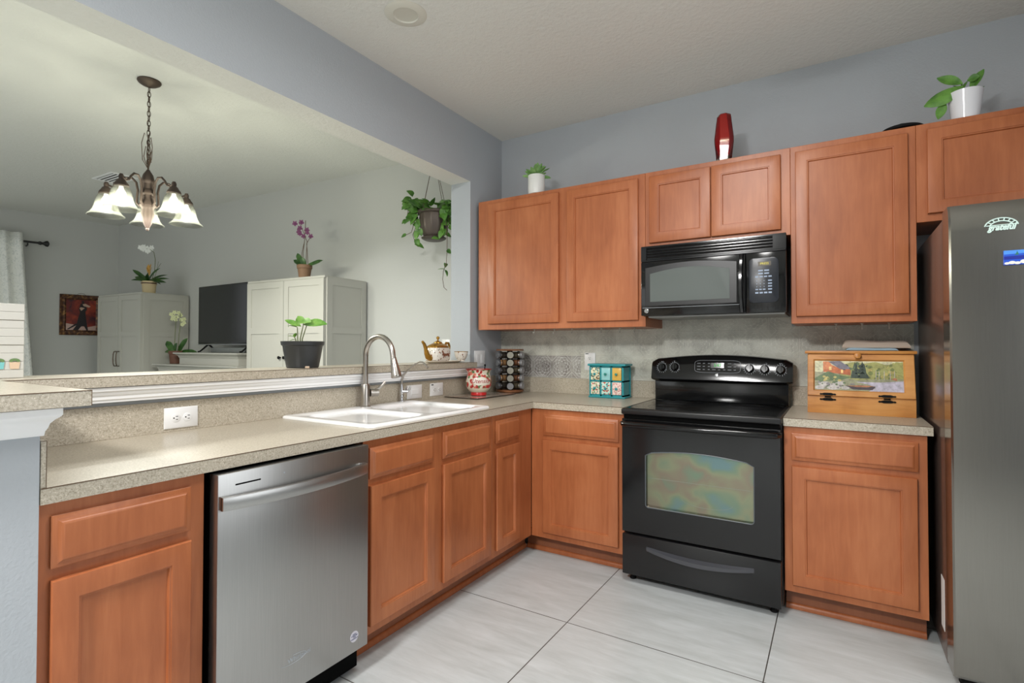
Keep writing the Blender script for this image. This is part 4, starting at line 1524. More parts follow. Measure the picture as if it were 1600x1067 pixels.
lid_m = [pm('silver_lid', rgb(150, 147, 136), .4, .3), pm('grey_lid', rgb(140, 140, 142), .4, .3), pm('pewter_lid', rgb(96, 98, 102), .35, .3)]
def jar_mesh():
    b = MB(); b.lathe([(0, 0), (.020, 0), (.0218, .003), (.0218, .052), (.018, .058), (.018, .062)], 20, (0, 0, 0), 'x')
    j = b
    l = MB(); l.lathe([(0, .060), (.0228, .060), (.0236, .063), (.0236, .076), (.0222, .079), (.015, .079), (.0145, .0782), (.007, .0782), (.006, .079), (0, .079)], 24, (0, 0, 0), 'x')
    return j, l
side_word = ['lid facing the room', 'lid towards the teal box', 'lid towards the tiles', '', 'lid towards the wall switch', 'lid towards the flowered crock']
row_word = ['bottom', 'second-lowest', 'middle', 'second-highest', 'top']
protos = {}
for k in (0, 1, 2, 4, 5):
    a = angs[k]
    for r in range(5):
        ji = (k * 2 + r * 3) % 6 if k != 0 else 3
        li = (0 if r > 0 else 1) if k == 0 else (2 if k == 5 else 1)
        lb = 'spice jar, %s row of the round rack, %s' % (row_word[r], side_word[k])
        key = (ji, li)
        loc = (SPX + .027 * cos(a), SPY + .027 * sin(a), .914 + tz[r])
        if key not in protos:
            j = thing('spice_jar', lb, 'jar', loc, a, 'spice jars in the revolving rack')
            jb, jl = jar_mesh()
            jb.build('jar', jar_m[ji], j); jl.build('lid', lid_m[li], j)
            protos[key] = j
        else:
            dup(protos[key], loc, lb, a)

# ================================================================ BAR LEDGE ITEMS
b = MB()
def oval(cx, cy, a, b_, z, n=36):
    return [(cx + a * cos(2 * pi * i / n), cy + b_ * sin(2 * pi * i / n), z) for i in range(n)]
b.loops([oval(-.07, -.615, .05, .14, LZ + .0006), oval(-.07, -.615, .06, .158, LZ + .003), oval(-.07, -.615, .075, .178, LZ + .012), oval(-.07, -.615, .073, .176, LZ + .0135), oval(-.07, -.615, .058, .155, LZ + .006), oval(-.07, -.615, .05, .14, LZ + .005)])
o = b.build('serving_tray', pm('ivory_china', rgb(226, 218, 204), .2), loc=(-.07, -.615, LZ))
tag(o, 'oval ivory china tray under the teapot on the bar ledge', 'tray')
gold = pm('gold_glaze', rgb(176, 132, 56), .25, .75)
china = spots('horse_china', rgb(232, 226, 216), [rgb(150, 92, 60), rgb(110, 96, 88), rgb(96, 110, 96)], 46, .17, .15)
TPX, TPY = -.075, -.672
tz0 = LZ + .0062
t = thing('teapot', 'gold and white china teapot with horse decoration on the ivory tray', 'teapot', (TPX, TPY, tz0), radians(8))
def sq(rx, ry, z, p=.62, n=32):
    return [(rx * math.copysign(abs(cos(2 * pi * i / n)) ** p, cos(2 * pi * i / n)), ry * math.copysign(abs(sin(2 * pi * i / n)) ** p, sin(2 * pi * i / n)), z) for i in range(n)]
b = MB(); b.loops([sq(.032, .055, .0005), sq(.036, .060, .003), sq(.042, .070, .012), sq(.044, .074, .035), sq(.043, .073, .058), sq(.038, .066, .074)], True, False)
b.build('pot_body', china, t)
b = MB(); b.loops([sq(.0385, .0665, .073), sq(.0385, .0665, .078), sq(.034, .060, .085, .75), sq(.028, .046, .091, .9), sq(.020, .034, .096, 1)], False, True)
b.build('gold_shoulder', gold, t)
b = MB(); b.lathe([(.0, .094), (.022, .095), (.020, .101), (.012, .106), (.004, .110), (.004, .116), (.008, .120), (.008, .127), (.004, .131), (0, .132)], 20)
b.build('lid', gold, t)
b = MB(); b.tube([(0, -.066, .022), (0, -.085, .028), (0, -.098, .045), (0, -.106, .070), (0, -.120, .092), (0, -.134, .103)], [.016, .015, .012, .009, .0075, .006], 14)
b.build('spout', gold, t)
b = MB(); b.tube([(0, .060, .080), (0, .078, .098), (0, .098, .098), (0, .108, .082), (0, .104, .060), (0, .088, .042), (0, .070, .030)], [.006, .0065, .0065, .006, .0055, .005, .005], 12)
b.build('handle', gold, t)
# running horse figure on the front of the pot
def horse(b, fn):
    body = [(-.030, .000), (-.022, .010), (-.012, .008), (.004, .007), (.016, .010), (.026, .006), (.030, -.004), (.024, -.010), (.016, -.002), (.008, -.004), (-.008, -.004), (-.014, -.012), (-.022, -.014), (-.016, -.004), (-.022, -.001)]
    b.poly([fn(x, y) for x, y in body])
    b.poly([fn(x, y) for x, y in ((-.022, .008), (-.032, .016), (-.028, .024), (-.022, .020), (-.014, .010))])
    b.poly([fn(x, y) for x, y in ((.024, .006), (.034, .012), (.032, .004))])
b = MB(); horse(b, lambda x, y: (.0447, x * 1.15, .036 + y * 1.05))
b.build('horse_decoration', pm('horse_brown', rgb(136, 84, 60), .3), t)
t.scale = (1.36, 1.36, 1.28)
t = thing('teacup', 'small white and gold china teacup beside the teapot', 'cup', (-.030, -.480, tz0), radians(10))
t.scale = (1.15, 1.15, 1.15)
b = MB(); b.lathe([(0, .0005), (.020, .0005), (.022, .003), (.018, .007), (.028, .016), (.036, .032), (.040, .052), (.041, .058), (.0385, .058), (.034, .032), (.022, .014), (0, .010)], 28)
b.build('cup_wall', china, t)
b = MB(); b.tube([(.0405 * cos(2 * pi * i / 28), .0405 * sin(2 * pi * i / 28), .058) for i in range(28)], .0018, 6, closed=True)
b.build('gold_rim', gold, t)
b = MB(); b.tube([(.0, .036, .048), (0, .052, .054), (0, .062, .044), (0, .056, .026), (0, .034, .020)], .0032, 10)
b.build('handle', gold, t)

# black nursery pot
t = thing('potted_plant', 'bright green seedling in a black plastic nursery pot on the bar ledge', 'potted plant', (-.105, -1.675, LZ))
b = MB(); b.lathe([(0, .0006), (.072, .0006), (.076, .004), (.094, .108), (.0955, .110), (.1005, .112), (.1025, .128), (.1035, .130), (.100, .131), (.092, .112), (.09, .10), (0, .10)], 40)
b.build('pot', pm('black_plastic_pot', rgb(44, 46, 48), .38), t)
b = MB(); b.lathe([(0, .112), (.06, .110), (.091, .104)], 24)
b.build('soil', M['soil'], t)
sd = Vector((cos(YAW), sin(YAW), 0))   # across the view
def sp(a, h, d=0.0):
    v = sd * a + Vector((-sd.y, sd.x, 0)) * d
    return Vector((v.x, v.y, h))
b = MB()
for a0, a1, h in ((-.02, -.028, .20), (-.008, .004, .225), (.002, .02, .215), (-.03, -.045, .155)):
    b.tube([sp(a0, .105), sp(a0 - .006, .14), sp(a1, h)], [.0036, .003, .0022], 8)
b.build('stem', M['stem'], t)
b = MB()
tw_ = sp(0, .75, -.65)
b.leaf(sp(.004, .214), sp(1, .12), .115, .062, .25, .3, up=tw_)
b.leaf(sp(.004, .222), sp(-.5, .62), .050, .032, .3, .3, up=tw_)
b.leaf(sp(-.010, .206), sp(-.9, .28), .085, .034, -.2, .3, up=tw_)
b.leaf(sp(-.015, .225), sp(.7, .1, -.4), .075, .05, .3, .3, up=tw_)
b.leaf(sp(-.02, .21), sp(-.2, .8, .2), .05, .026, .2, .3, up=tw_)
b.leaf(sp(-.028, .2), sp(-.6, .3, -.6), .05, .026, .4, .3)
b.leaf(sp(-.045, .155), sp(-1, .2), .03, .018, .3, .3); b.leaf(sp(-.042, .15), sp(.3, .8, -.3), .028, .018, .3, .3); b.leaf(sp(-.04, .14), sp(-.7, -.1, -.4), .026, .018, .3, .3)
b.leaf(sp(.0, .118), sp(1, .3), .022, .014, .3, .3)
b.build('foliage', M['leafl'], t)
b = MB(); b.box(-.0105, .0105, -.005, .005, .0006, .010, .003, 2)
b.xf(Matrix.Translation((.078, -.032, 0)) @ Matrix.Rotation(.5, 4, 'Z'))
o = b.build('pebble', pm('tan_chip', rgb(204, 180, 156), .7), loc=None)
o.location = (-.105, -1.675, LZ)
o.data.transform(Matrix.Translation((0, 0, 0)))
tag(o, 'tiny pale tan chip lying at the foot of the black pot', 'chip')

# white plank sign with succulents
t = thing('plank_sign', 'white plank-style sign with two painted succulents on the bar ledge end', 'sign', (-.125, -2.9, LZ))
b = MB()
n_ = 9
ph = .241 / n_
for i in range(n_):
    b.box(-.140, -.1175 + .0015 * ((i * 5) % 3 - 1) * (i > 1), -3.18, -2.722, LZ + .0006 + i * ph, LZ + (i + 1) * ph + .0002, .0012, 1)
b.box(-.140, -.124, -3.18, -2.722, LZ + .001, LZ + .24)
wpart(b, 'plank_board', pm('white_planks', rgb(196, 195, 188), .5), t)
for i, (y, c, lb) in enumerate(((-2.783, rgb(120, 190, 190), 'teal painted pot'), (-2.7455, rgb(214, 188, 160), 'tan painted pot'))):
    b = MB()
    X = -.1155
    b.mat(0).poly([(X, y + .0128 * s_, z_) for s_, z_ in ((-1.05, LZ + .052), (-.85, LZ + .030), (.85, LZ + .030), (1.05, LZ + .052))])
    b.mat(1)
    for q in range(7):
        a = radians(15 + q * 25)
        cy_, cz_ = y + .009 * cos(a), LZ + .055 + .005 * sin(a)
        b.poly([(X + .0003 + q * .0001, cy_ + .005 * cos(k_ * pi / 4), cz_ + .0045 * sin(k_ * pi / 4)) for k_ in range(8)])
    o_ = wpart(b, 'painted_succulent', [pm('painted_pot_%d' % i, c, .6), pm('painted_green_%d' % i, rgb(104, 132, 84), .6)], t)
    o_['label'] = lb

# ================================================================ ON TOP OF THE WALL CABINETS
CT = 2.266


def view_frame(x, y):
    """local axes for a plant that shows its broad side to the room: across, away, towards"""
    aw = Vector((x - CX, y - CY, 0)).normalized()
    ac = Vector((aw.y, -aw.x, 0))
    return lambda a, h, d=0.0: ac * a + aw * d + Vector((0, 0, h))


t = thing('potted_succulent', 'tiny succulent in a white cup on top of the corner wall cabinet', 'potted plant', (.440, -.270, CT))
b = MB(); b.lathe([(0, .0006), (.050, .0006), (.054, .003), (.056, .02), (.057, .125), (.0565, .128), (.052, .128), (.050, .11), (0, .108)], 32)
b.build('pot', pm('white_ceramic', rgb(222, 222, 218), .35), t)
b = MB()
for q in range(14):
    a = q * 2.4; el = .25 + .09 * (q % 6)
    d_ = Vector((cos(a) * cos(el), sin(a) * cos(el), sin(el)))
    b.leaf((d_.x * .008, d_.y * .008, .115 + .002 * q), d_, .072 + .012 * (q % 3), .034, -.1, .35)
b.leaf(sp(.03, .120), sp(1, -.02), .070, .030, .15, .3, up=sp(0, .5, -1)); b.leaf(sp(-.03, .12), sp(-1, .15), .065, .03, .1, .3, up=sp(0, .5, -1)); b.leaf(sp(-.02, .13), sp(-1, .55), .065, .03, .1, .3, up=sp(0, .5, -1)); b.leaf(sp(.0, .13, -.02), sp(.1, 1), .085, .034, .1, .3, up=sp(0, .3, -1)); b.leaf(sp(.015, .13, -.02), sp(.6, 1), .075, .032, .1, .3, up=sp(0, .3, -1))
b.build('foliage', leafmat('succulent_green', rgb(96, 140, 80), rgb(140, 178, 110)), t)

t = thing('vase', 'faceted red and clear glass vase on top of the cabinet over the microwave', 'vase', (1.628, -.265, CT))
def hexr(r, z, tw=0.0, n=6):
    return [(r * cos(2 * pi * i / n + tw), r * .8 * sin(2 * pi * i / n + tw), z) for i in range(n)]
glass = bpy.data.materials.new('clear_casing_glass')
glass.use_nodes = True
nt = glass.node_tree
for n_ in list(nt.nodes):
    nt.nodes.remove(n_)
o1 = nt.nodes.new('ShaderNodeOutputMaterial'); o2 = nt.nodes.new('ShaderNodeMixShader'); o3 = nt.nodes.new('ShaderNodeBsdfTransparent'); o4 = nt.nodes.new('ShaderNodeBsdfGlossy'); o5 = nt.nodes.new('ShaderNodeFresnel')
o3.inputs[0].default_value = (.93, .90, .78, 1); o4.inputs['Roughness'].default_value = .04; o5.inputs[0].default_value = 1.45
nt.links.new(o5.outputs[0], o2.inputs[0]); nt.links.new(o3.outputs[0], o2.inputs[1]); nt.links.new(o4.outputs[0], o2.inputs[2]); nt.links.new(o2.outputs[0], o1.inputs[0])
red = pm('red_glass_core', rgb(186, 14, 24), .12, spec=.6)
b = MB(); b.loops([hexr(.034, .0008), hexr(.041, .006), hexr(.042, .035, .1), hexr(.050, .11, .2), hexr(.051, .135, .2), hexr(.036, .262, .0), hexr(.029, .268, .0)], True, True)
b.build('clear_casing', glass, t, angle=10)
b = MB(); b.loops([hexr(.012, .030), hexr(.031, .045, .1), hexr(.0455, .11, .2), hexr(.0465, .135, .2), hexr(.0335, .255), hexr(.027, .2665)], True, True)
b.build('red_core', red, t, angle=10)

t = thing('potted_plant', 'broad-leaved green plant in a white pot on the cabinet over the refrigerator', 'potted plant', (2.655, -.262, CT))
b = MB(); b.lathe([(0, .0006), (.046, .0006), (.049, .003), (.0635, .125), (.064, .128), (.060, .128), (.057, .11), (0, .108)], 36)
b.build('pot', pm('white_glossy_pot', rgb(226, 226, 230), .12), t)
b = MB(); b.lathe([(0, .116), (.03, .115), (.058, .112)], 20)
b.build('soil', M['soil'], t)
b = MB()
sq_ = view_frame(2.655, -.262)
b.tube([sq_(-.006, .11), sq_(-.008, .15), sq_(-.012, .172)], [.006, .005, .003], 8); b.tube([sq_(.014, .11), sq_(.022, .15)], [.005, .003], 8)
b.build('stem', M['stem'], t)
b = MB()
face = sq_(0, .55, -1)
b.leaf(sq_(-.006, .150, -.035), sq_(-.92, -.36, -.12), .152, .078, .10, -.3, up=sq_(.05, .35, -1))
b.leaf(sq_(-.008, .168, -.01), sq_(-.86, .50, .05), .108, .050, -.15, .35, up=sq_(.1, .35, -1))
b.leaf(sq_(.018, .130), sq_(.42, .90, .05), .105, .040, .2, .4, up=sq_(-.3, .2, -1))
b.leaf(sq_(.050, .185), sq_(-.85, .05, .1), .045, .04, .2, .3, up=sq_(-.1, .3, -1))
b.leaf(sq_(-.072, .098, -.03), sq_(-.30, -.95, -.02), .080, .040, -.1, .3, up=sq_(.1, .1, -1))
b.leaf(sq_(-.012, .150), sq_(-.5, .7, .4), .05, .03, .3, .3); b.leaf(sq_(-.004, .15), sq_(.2, .9, .2), .04, .02, .3, .3); b.leaf(sq_(.03, .122), sq_(.8, .4, -.2), .04, .016, .3, .3)
b.build('foliage', M['leaf'], t)

b = MB(); b.lathe([(0, .0006), (.062, .0006), (.085, .008), (.088, .016), (.080, .022), (.035, .027), (.012, .029), (.012, .036), (.018, .040), (.014, .046), (0, .047)], 36, (2.425, -.235, CT))
o = b.build('pan_lid', M['matte'], loc=(2.425, -.235, CT))
tag(o, 'black round pan lid lying on the cabinets beside the broad-leaved plant', 'lid')

# ================================================================ CEILING ITEMS
t = thing('recessed_light', 'round white recessed ceiling light over the sink counter', 'ceiling light', (.411, -1.503, H))
b = MB(); b.lathe([(.055, -.002), (.060, -.008), (.085, -.006), (.100, -.0012), (.100, -.0004)], 44)
b.build('trim_ring', pm('ivory_trim', rgb(214, 212, 200), .4), t)
b = MB(); b.lathe([(0, -.0006), (.03, -.0012), (.058, -.003)], 36)
b.build('lens', pm('ivory_lens', rgb(206, 204, 192), .5), t)
t = thing('kitchen_lamp', 'round flush ceiling lamp over the kitchen floor before the range', 'ceiling light', (1.66, -1.90, H), 0, 'flush kitchen ceiling lamps')
b = MB(); b.lathe([(0, -.0005), (.20, -.0005), (.20, -.03), (.19, -.035)], 40)
b.build('base_plate', M['nickel'], t)
b = MB(); b.lathe([(.188, -.032), (.17, -.065), (.12, -.09), (.06, -.10), (0, -.102)], 40)
b.build('glass_dome', pm('lit_dome', (1, 1, 1, 1), .4, Emission_Color=(1, .98, .95, 1), Emission_Strength=7.5), t)
dup(t, (1.05, -4.60, H), 'added flush ceiling lamp, unseen, filling from the far end of the kitchen')  # second lamp added out of view to light the back run frontally

t = thing('air_vent', 'white slotted air vent in the living room ceiling behind the chandelier', 'vent', (-3.62, -1.13, H), radians(2))
b = MB()
b.box(-.19, .19, -.11, -.085, -.008, -.0005, .002, 1); b.box(-.19, .19, .085, .11, -.008, -.0005, .002, 1); b.box(-.19, -.165, -.085, .085, -.008, -.0005); b.box(.165, .19, -.085, .085, -.008, -.0005)
b.build('vent_frame', M['trim'], t)
b = MB(); b.box(-.165, .165, -.085, .085, -.002, -.0005)
b.build('duct_opening', pm('duct_dark', rgb(40, 40, 38), .9), t)
b = MB()
for i in range(5):
    y = -.068 + i * .034
    b.loops([[(x, y - .005, -.003), (x, y + .006, -.008), (x, y + .007, -.007), (x, y - .004, -.002)] for x in (-.163, .163)])
b.build('louvre', M['trim'], t)

# chandelier
CHX, CHY = -1.339, -1.837
t = thing('chandelier', 'five-arm bronze chandelier with white bell glass shades, lit', 'chandelier', (CHX, CHY, H))
Z = lambda z: z - H
b = MB(); b.lathe([(0, -.0005), (.060, -.0005), (.062, -.006), (.057, -.014), (.040, -.026), (.018, -.034), (.008, -.040), (0, -.040)], 36)
b.build('canopy', M['bronze'], t)
b = MB()
zc = Z(2.79); k = 0
while zc > Z(2.30):
    pts = []
    for i in range(14):
        a = 2 * pi * i / 14
        x_, z_ = .0085 * cos(a), .019 * sin(a)
        pts.append((x_, 0, zc - .012 + z_) if k % 2 == 0 else (0, x_, zc - .012 + z_))
    b.tube(pts, .0022, 6, closed=True)
    zc -= .029; k += 1
ch = b.build('chain', M['bronze'], t)
b = MB()
b.tube([(.004 * sin(i * 1.3), .004 * cos(i * 1.7), Z(2.79) - i * .0245) for i in range(21)], .0018, 6)
for s_, hh in ((-.040, 2.52), (.022, 2.49), (-.026, 2.44), (.016, 2.40)):
    b.tube([(0, 0, Z(2.30)), (s_ * .9, s_ * .4, Z(2.36)), (s_, s_ * .5, Z(hh - .06)), (s_ * .6, s_ * .3, Z(hh)), (s_ * .1, 0, Z(hh - .03)), (s_ * .9 + .006, .004, Z(2.40)), (0, 0, Z(2.31))], .002, 6)
b.build('cord', M['stick'], t)
b = MB()
b.lathe([(0, Z(2.300)), (.008, Z(2.296)), (.012, Z(2.288)), (.026, Z(2.265)), (.034, Z(2.235)), (.034, Z(2.222)), (.030, Z(2.216)), (.027, Z(2.205)), (.027, Z(2.18)), (.034, Z(2.172)), (.040, Z(2.160)), (.040, Z(2.150)),
         (.028, Z(2.142)), (.026, Z(2.125)), (.034, Z(2.105)), (.042, Z(2.090)), (.044, Z(2.080)), (.034, Z(2.068)), (.030, Z(2.055)), (.033, Z(2.03)), (.031, Z(2.005)), (.022, Z(1.975)), (.012, Z(1.953)), (.008, Z(1.946)), (.010, Z(1.940)), (.006, Z(1.932)), (0, Z(1.930))], 28)
bronze2 = pm('brushed_bronze', rgb(72, 61, 55), .6, .5)
b.build('column', bronze2, t)
shade_m = bpy.data.materials.new('frosted_glass_shade')
shade_m.use_nodes = True
nt = shade_m.node_tree
for n_ in list(nt.nodes):
    nt.nodes.remove(n_)
out = nt.nodes.new('ShaderNodeOutputMaterial'); mx = nt.nodes.new('ShaderNodeMixShader'); mx2 = nt.nodes.new('ShaderNodeMixShader')
tr = nt.nodes.new('ShaderNodeBsdfTranslucent'); tp = nt.nodes.new('ShaderNodeBsdfTransparent'); gl = nt.nodes.new('ShaderNodeBsdfGlossy')
tr.inputs[0].default_value = (.055, .057, .051, 1); tp.inputs[0].default_value = (.95, .95, .9, 1); gl.inputs['Roughness'].default_value = .2
mx.inputs[0].default_value = .62; mx2.inputs[0].default_value = .07
nt.links.new(tr.outputs[0], mx.inputs[1]); nt.links.new(tp.outputs[0], mx.inputs[2]); nt.links.new(mx.outputs[0], mx2.inputs[1]); nt.links.new(gl.outputs[0], mx2.inputs[2]); nt.links.new(mx2.outputs[0], out.inputs[0])
bulb_m = pm('lit_bulb', (1, 1, 1, 1), .4, Emission_Color=(1, .94, .82, 1), Emission_Strength=5.0)
RC = .210
for q in range(5):
    phi = YAW + radians(34.8 - 125.5 + 72 * q)
    d_ = Vector((cos(phi), sin(phi), 0))
    A = lambda r, z: (d_.x * (r if r == RC else r * .833), d_.y * (r if r == RC else r * .833), Z(z))
    b = MB()
    b.tube([A(.028, 2.085), A(.050, 2.075), A(.068, 2.095), A(.066, 2.13), A(.062, 2.17), A(.072, 2.215), A(.098, 2.24), A(.135, 2.238), A(.165, 2.215), A(.185, 2.19), A(.215, 2.178), A(.240, 2.186), A(RC, 2.198), A(RC, 2.18)], [.006, .006, .0065, .0065, .0065, .0065, .0065, .0065, .006, .006, .006, .006, .0065, .007], 10)
    b.tube([A(.044, 2.098), A(.036, 2.088), A(.046, 2.078), A(.055, 2.086)], .004, 8)
    arm = b.build('arm', bronze2, t)
    b = MB(); b.lathe([(0, Z(2.206)), (.008, Z(2.204)), (.013, Z(2.192)), (.012, Z(2.176)), (.020, Z(2.170)), (.026, Z(2.158)), (.034, Z(2.148)), (.038, Z(2.136)), (.034, Z(2.132)), (0, Z(2.134))], 24, A(RC, 0)[:2] + (0,))
    b.build('shade_holder', bronze2, arm)
    b = MB()
    prof = [(.027, 2.142), (.036, 2.132), (.046, 2.112), (.053, 2.085), (.058, 2.06), (.066, 2.038), (.079, 2.020), (.090, 2.010), (.092, 2.006)]
    inn = [(r - .003, z - .0015) for r, z in prof[::-1]]
    b.lathe([(r, Z(z)) for r, z in prof + inn], 36, A(RC, 0)[:2] + (0,))
    b.build('glass_shade', shade_m, arm, normals=True)
    b = MB(); b.lathe([(.010, Z(2.133)), (.012, Z(2.12)), (.022, Z(2.10)), (.028, Z(2.078)), (.026, Z(2.058)), (.016, Z(2.045)), (0, Z(2.041))], 18, A(RC, 0)[:2] + (0,))
    b.build('bulb', bulb_m, arm)
    ld = bpy.data.lights.new('bulb_light', 'POINT'); ld.energy = CHAND_W; ld.color = CHAND_COL; ld.shadow_soft_size = .03
    lo_ = bpy.data.objects.new('bulb_light', ld); COL.objects.link(lo_)
    lo_.parent = t
    lo_.location = A(RC, 2.022)

# ================================================================ LIVING ROOM
wc = M['whitecab']
RZL = math.atan2(dl.y, dl.x)
def white_cabinet(label, right_front, width, depth, handles, rz):
    """right_front: world xy of the front corner towards the camera; local x runs to the right, y to the wall"""
    t = thing('storage_cabinet', label, 'cabinet', (right_front[0], right_front[1], 0), rz)
    Hc = 1.83
    b = MB(); b.box(-width, 0, .021, depth, .001, Hc, .003, 1)
    b.box(-width, 0, .0, .021, Hc - .02, Hc, .002, 1)
    b.build('cabinet_body', wc, t)
    Pd = lambda u, v, w: (u, .021 - w, v)
    for i in range(2):
        u0, u1 = -width + .004 + i * (width - .004) / 2, -width + .002 + (i + 1) * (width - .004) / 2 - .003
        b = MB()
        R = lambda w, a0, a1, c0, c1: [Pd(a0, c0, w), Pd(a1, c0, w), Pd(a1, c1, w), Pd(a0, c1, w)]
        b.loops([R(.0005, u0, u1, .08, Hc - .022), R(.019, u0, u1, .08, Hc - .022), R(.020, u0 + .001, u1 - .001, .081, Hc - .023)])
        st = .055
        for c0, c1 in ((.08 + st, 1.36), (1.36 + .05, Hc - .022 - st)):
            b.loops([R(.0202, u0 + st, u1 - st, c0, c1), R(.0206, u0 + st, u1 - st, c0, c1)][:1] + [R(.0206, u0 + st, u1 - st, c0, c1)], False, False)
        d_ = b.build('door', wc, t)
        # raised stiles and rails
        b = MB()
        w0, w1 = .0202, .0275
        for a0, a1, c0, c1 in ((u0, u0 + st, .08, Hc - .022), (u1 - st, u1, .08, Hc - .022), (u0 + st, u1 - st, .08, .08 + st), (u0 + st, u1 - st, 1.355, 1.41), (u0 + st, u1 - st, Hc - .022 - st, Hc - .022)):
            b.loops([R(w0, a0, a1, c0, c1), R(w1, a0, a1, c0, c1)])
        b.build('frame_rail', wc, d_)
        hx = u1 - .028 if i == 0 else u0 + .028
        b = MB()
        if handles == 'bar':
            b.tube([Pd(hx, 1.03, .027), Pd(hx, 1.03, .05), Pd(hx, 1.06, .058), Pd(hx, 1.11, .060), Pd(hx, 1.16, .058), Pd(hx, 1.19, .05), Pd(hx, 1.19, .027)], .0055, 8)
            b.build('handle', M['bronze'], d_)
        else:
            b.lathe([(0, .0), (.006, .0), (.006, .012), (.014, .018), (.014, .024), (0, .028)], 14, (hx, -.006, 1.15), 'y')
            b.build('knob', M['matte'], d_)
    # framed side panel
    b = MB()
    st = .06
    for a0, a1, c0, c1 in ((.022, .022 + st, .02, Hc - .012), (depth - st, depth - .002, .02, Hc - .012), (.022 + st, depth - st, .02, .09), (.022 + st, depth - st, 1.355, 1.41), (.022 + st, depth - st, Hc - .012 - st, Hc - .012)):
        b.box(.0003, .007, a0, a1, c0, c1)
    b.build('side_frame', wc, t)
    return t
white_cabinet('white two-door storage cabinet carrying the purple orchid', (-1.402, -.512), .965, .475, 'knob', radians(4.0))
white_cabinet('white two-door storage cabinet carrying the white orchid, beside the dancers picture', (-4.175, -.660), .885, .50, 'bar', radians(4.0))

# media mantel in two tiers
t = thing('media_mantel', 'white media mantel in two tiers with cornice mouldings under the television', 'mantel', (-3.2, -.38, 0))
def tier(mb, x0, x1, y0, y1, z0, z1, fl):
    prof = [(0, z0), (0, z1 - .055), (.006, z1 - .050), (.010, z1 - .035), (.03, z1 - .018), (fl, z1 - .012), (fl, z1)]
    mb.loops([[(x0 - o_, y0 - o_, z), (x1 + o_, y0 - o_, z), (x1 + o_, y1, z), (x0 - o_, y1, z)] for o_, z in prof])
b = MB(); tier(b, -4.01, -2.52, -.56, -.155, .001, 1.062, .045)
wpart(b, 'lower_tier', wc, t)
b = MB(); tier(b, -3.66, -2.60, -.52, -.16, 1.0625, 1.183, .045)
wpart(b, 'upper_tier', wc, t)
# television
t = thing('television', 'large black flat screen television on the white mantel', 'television', (-3.03, -.36, 1.184))
b = MB(); b.box(-3.565, -2.49, -.385, -.345, 1.272, 1.872, .006, 2)
wpart(b, 'screen_bezel', M['black'], t)
b = MB(); b.box(-3.555, -2.50, -.3865, -.3852, 1.284, 1.862)
wpart(b, 'screen', pm('tv_screen', rgb(12, 13, 15), .12, spec=.4), t)
b = MB(); b.box(-3.565, -2.49, -.3868, -.345, 1.262, 1.2725, .002, 1)
wpart(b, 'silver_strip', pm('silver_strip', rgb(150, 152, 154), .3, .8), t)
for x in (-3.40, -2.66):
    b = MB(); b.tube([(x, -.365, 1.27), (x, -.45, 1.196), (x, -.47, 1.193)], [.010, .008, .008], 8); b.tube([(x, -.365, 1.27), (x, -.28, 1.196), (x, -.26, 1.193)], [.010, .008, .008], 8)
    wpart(b, 'stand_foot', M['matte'], t)
b = MB(); b.box(-3.30, -2.70, -.40, -.335, 1.1845, 1.235, .008, 2)
o = b.build('soundbar', pm('grey_soundbar', rgb(104, 108, 108), .45), loc=(-2.96, -.37, 1.184))
tag(o, 'grey soundbar lying under the television screen', 'soundbar')

# orchids
def orchid(label, loc, potprof, pot_mat, band, leaves, stems, flowers, fmat, scale=1.0, extra=None):
    t = thing('potted_orchid', label, 'potted plant', loc)
    b = MB(); b.lathe(potprof, 32)
    p_ = b.build('pot', pot_mat, t)
    hp = max(z for r, z in potprof)
    if band:
        b = MB(); b.lathe([(band[0], band[1]), (band[0] + .002, band[1] + .002), (band[0] + .002, band[1] + .010), (band[0], band[1] + .012)], 32)
        b.build('pot_band', pm('dark_band', rgb(70, 36, 30), .5), p_)
    b = MB(); b.lathe([(0, hp - .012), (potprof[-3][0] * .9, hp - .016)], 20)
    b.build('potting_bark', M['soil'], t)
    b = MB()
    for base, d_, L, w, dr in leaves:
        b.leaf(sp(*base), sp(*d_), L, w * 1.25, dr, .28, up=sp(0, .7, -.75), shape='strap', n=9)
    b.build('foliage', M['leafd'], t)
    b = MB()
    for pts, r in stems:
        b.tube([sp(*p) for p in pts], r, 7)
    b.build('flower_stem', M['stick'] if fmat is not None and 'purple' in fmat.name else M['stem'], t)
    b = MB()
    for a, h, dd, s_ in flowers:
        c = sp(a, h, dd)
        n_ = Vector((sin(YAW) * .9, -cos(YAW), -.15)).normalized()
        ux_ = Vector((cos(YAW), sin(YAW), 0)); uy_ = n_.cross(ux_) * -1
        for q in range(5):
            an = pi / 2 + q * 2 * pi / 5
            dv = ux_ * cos(an) + uy_ * sin(an) + n_ * .18
            b.leaf(c, dv, s_, s_ * (.85 if q in (1, 4) else .6), .25, .15, up=n_, n=4)
        b.ball(c + n_ * s_ * .12, s_ * .16, 8)
    b.build('blossom', fmat, t)
    if extra:
        extra(t)
    return t

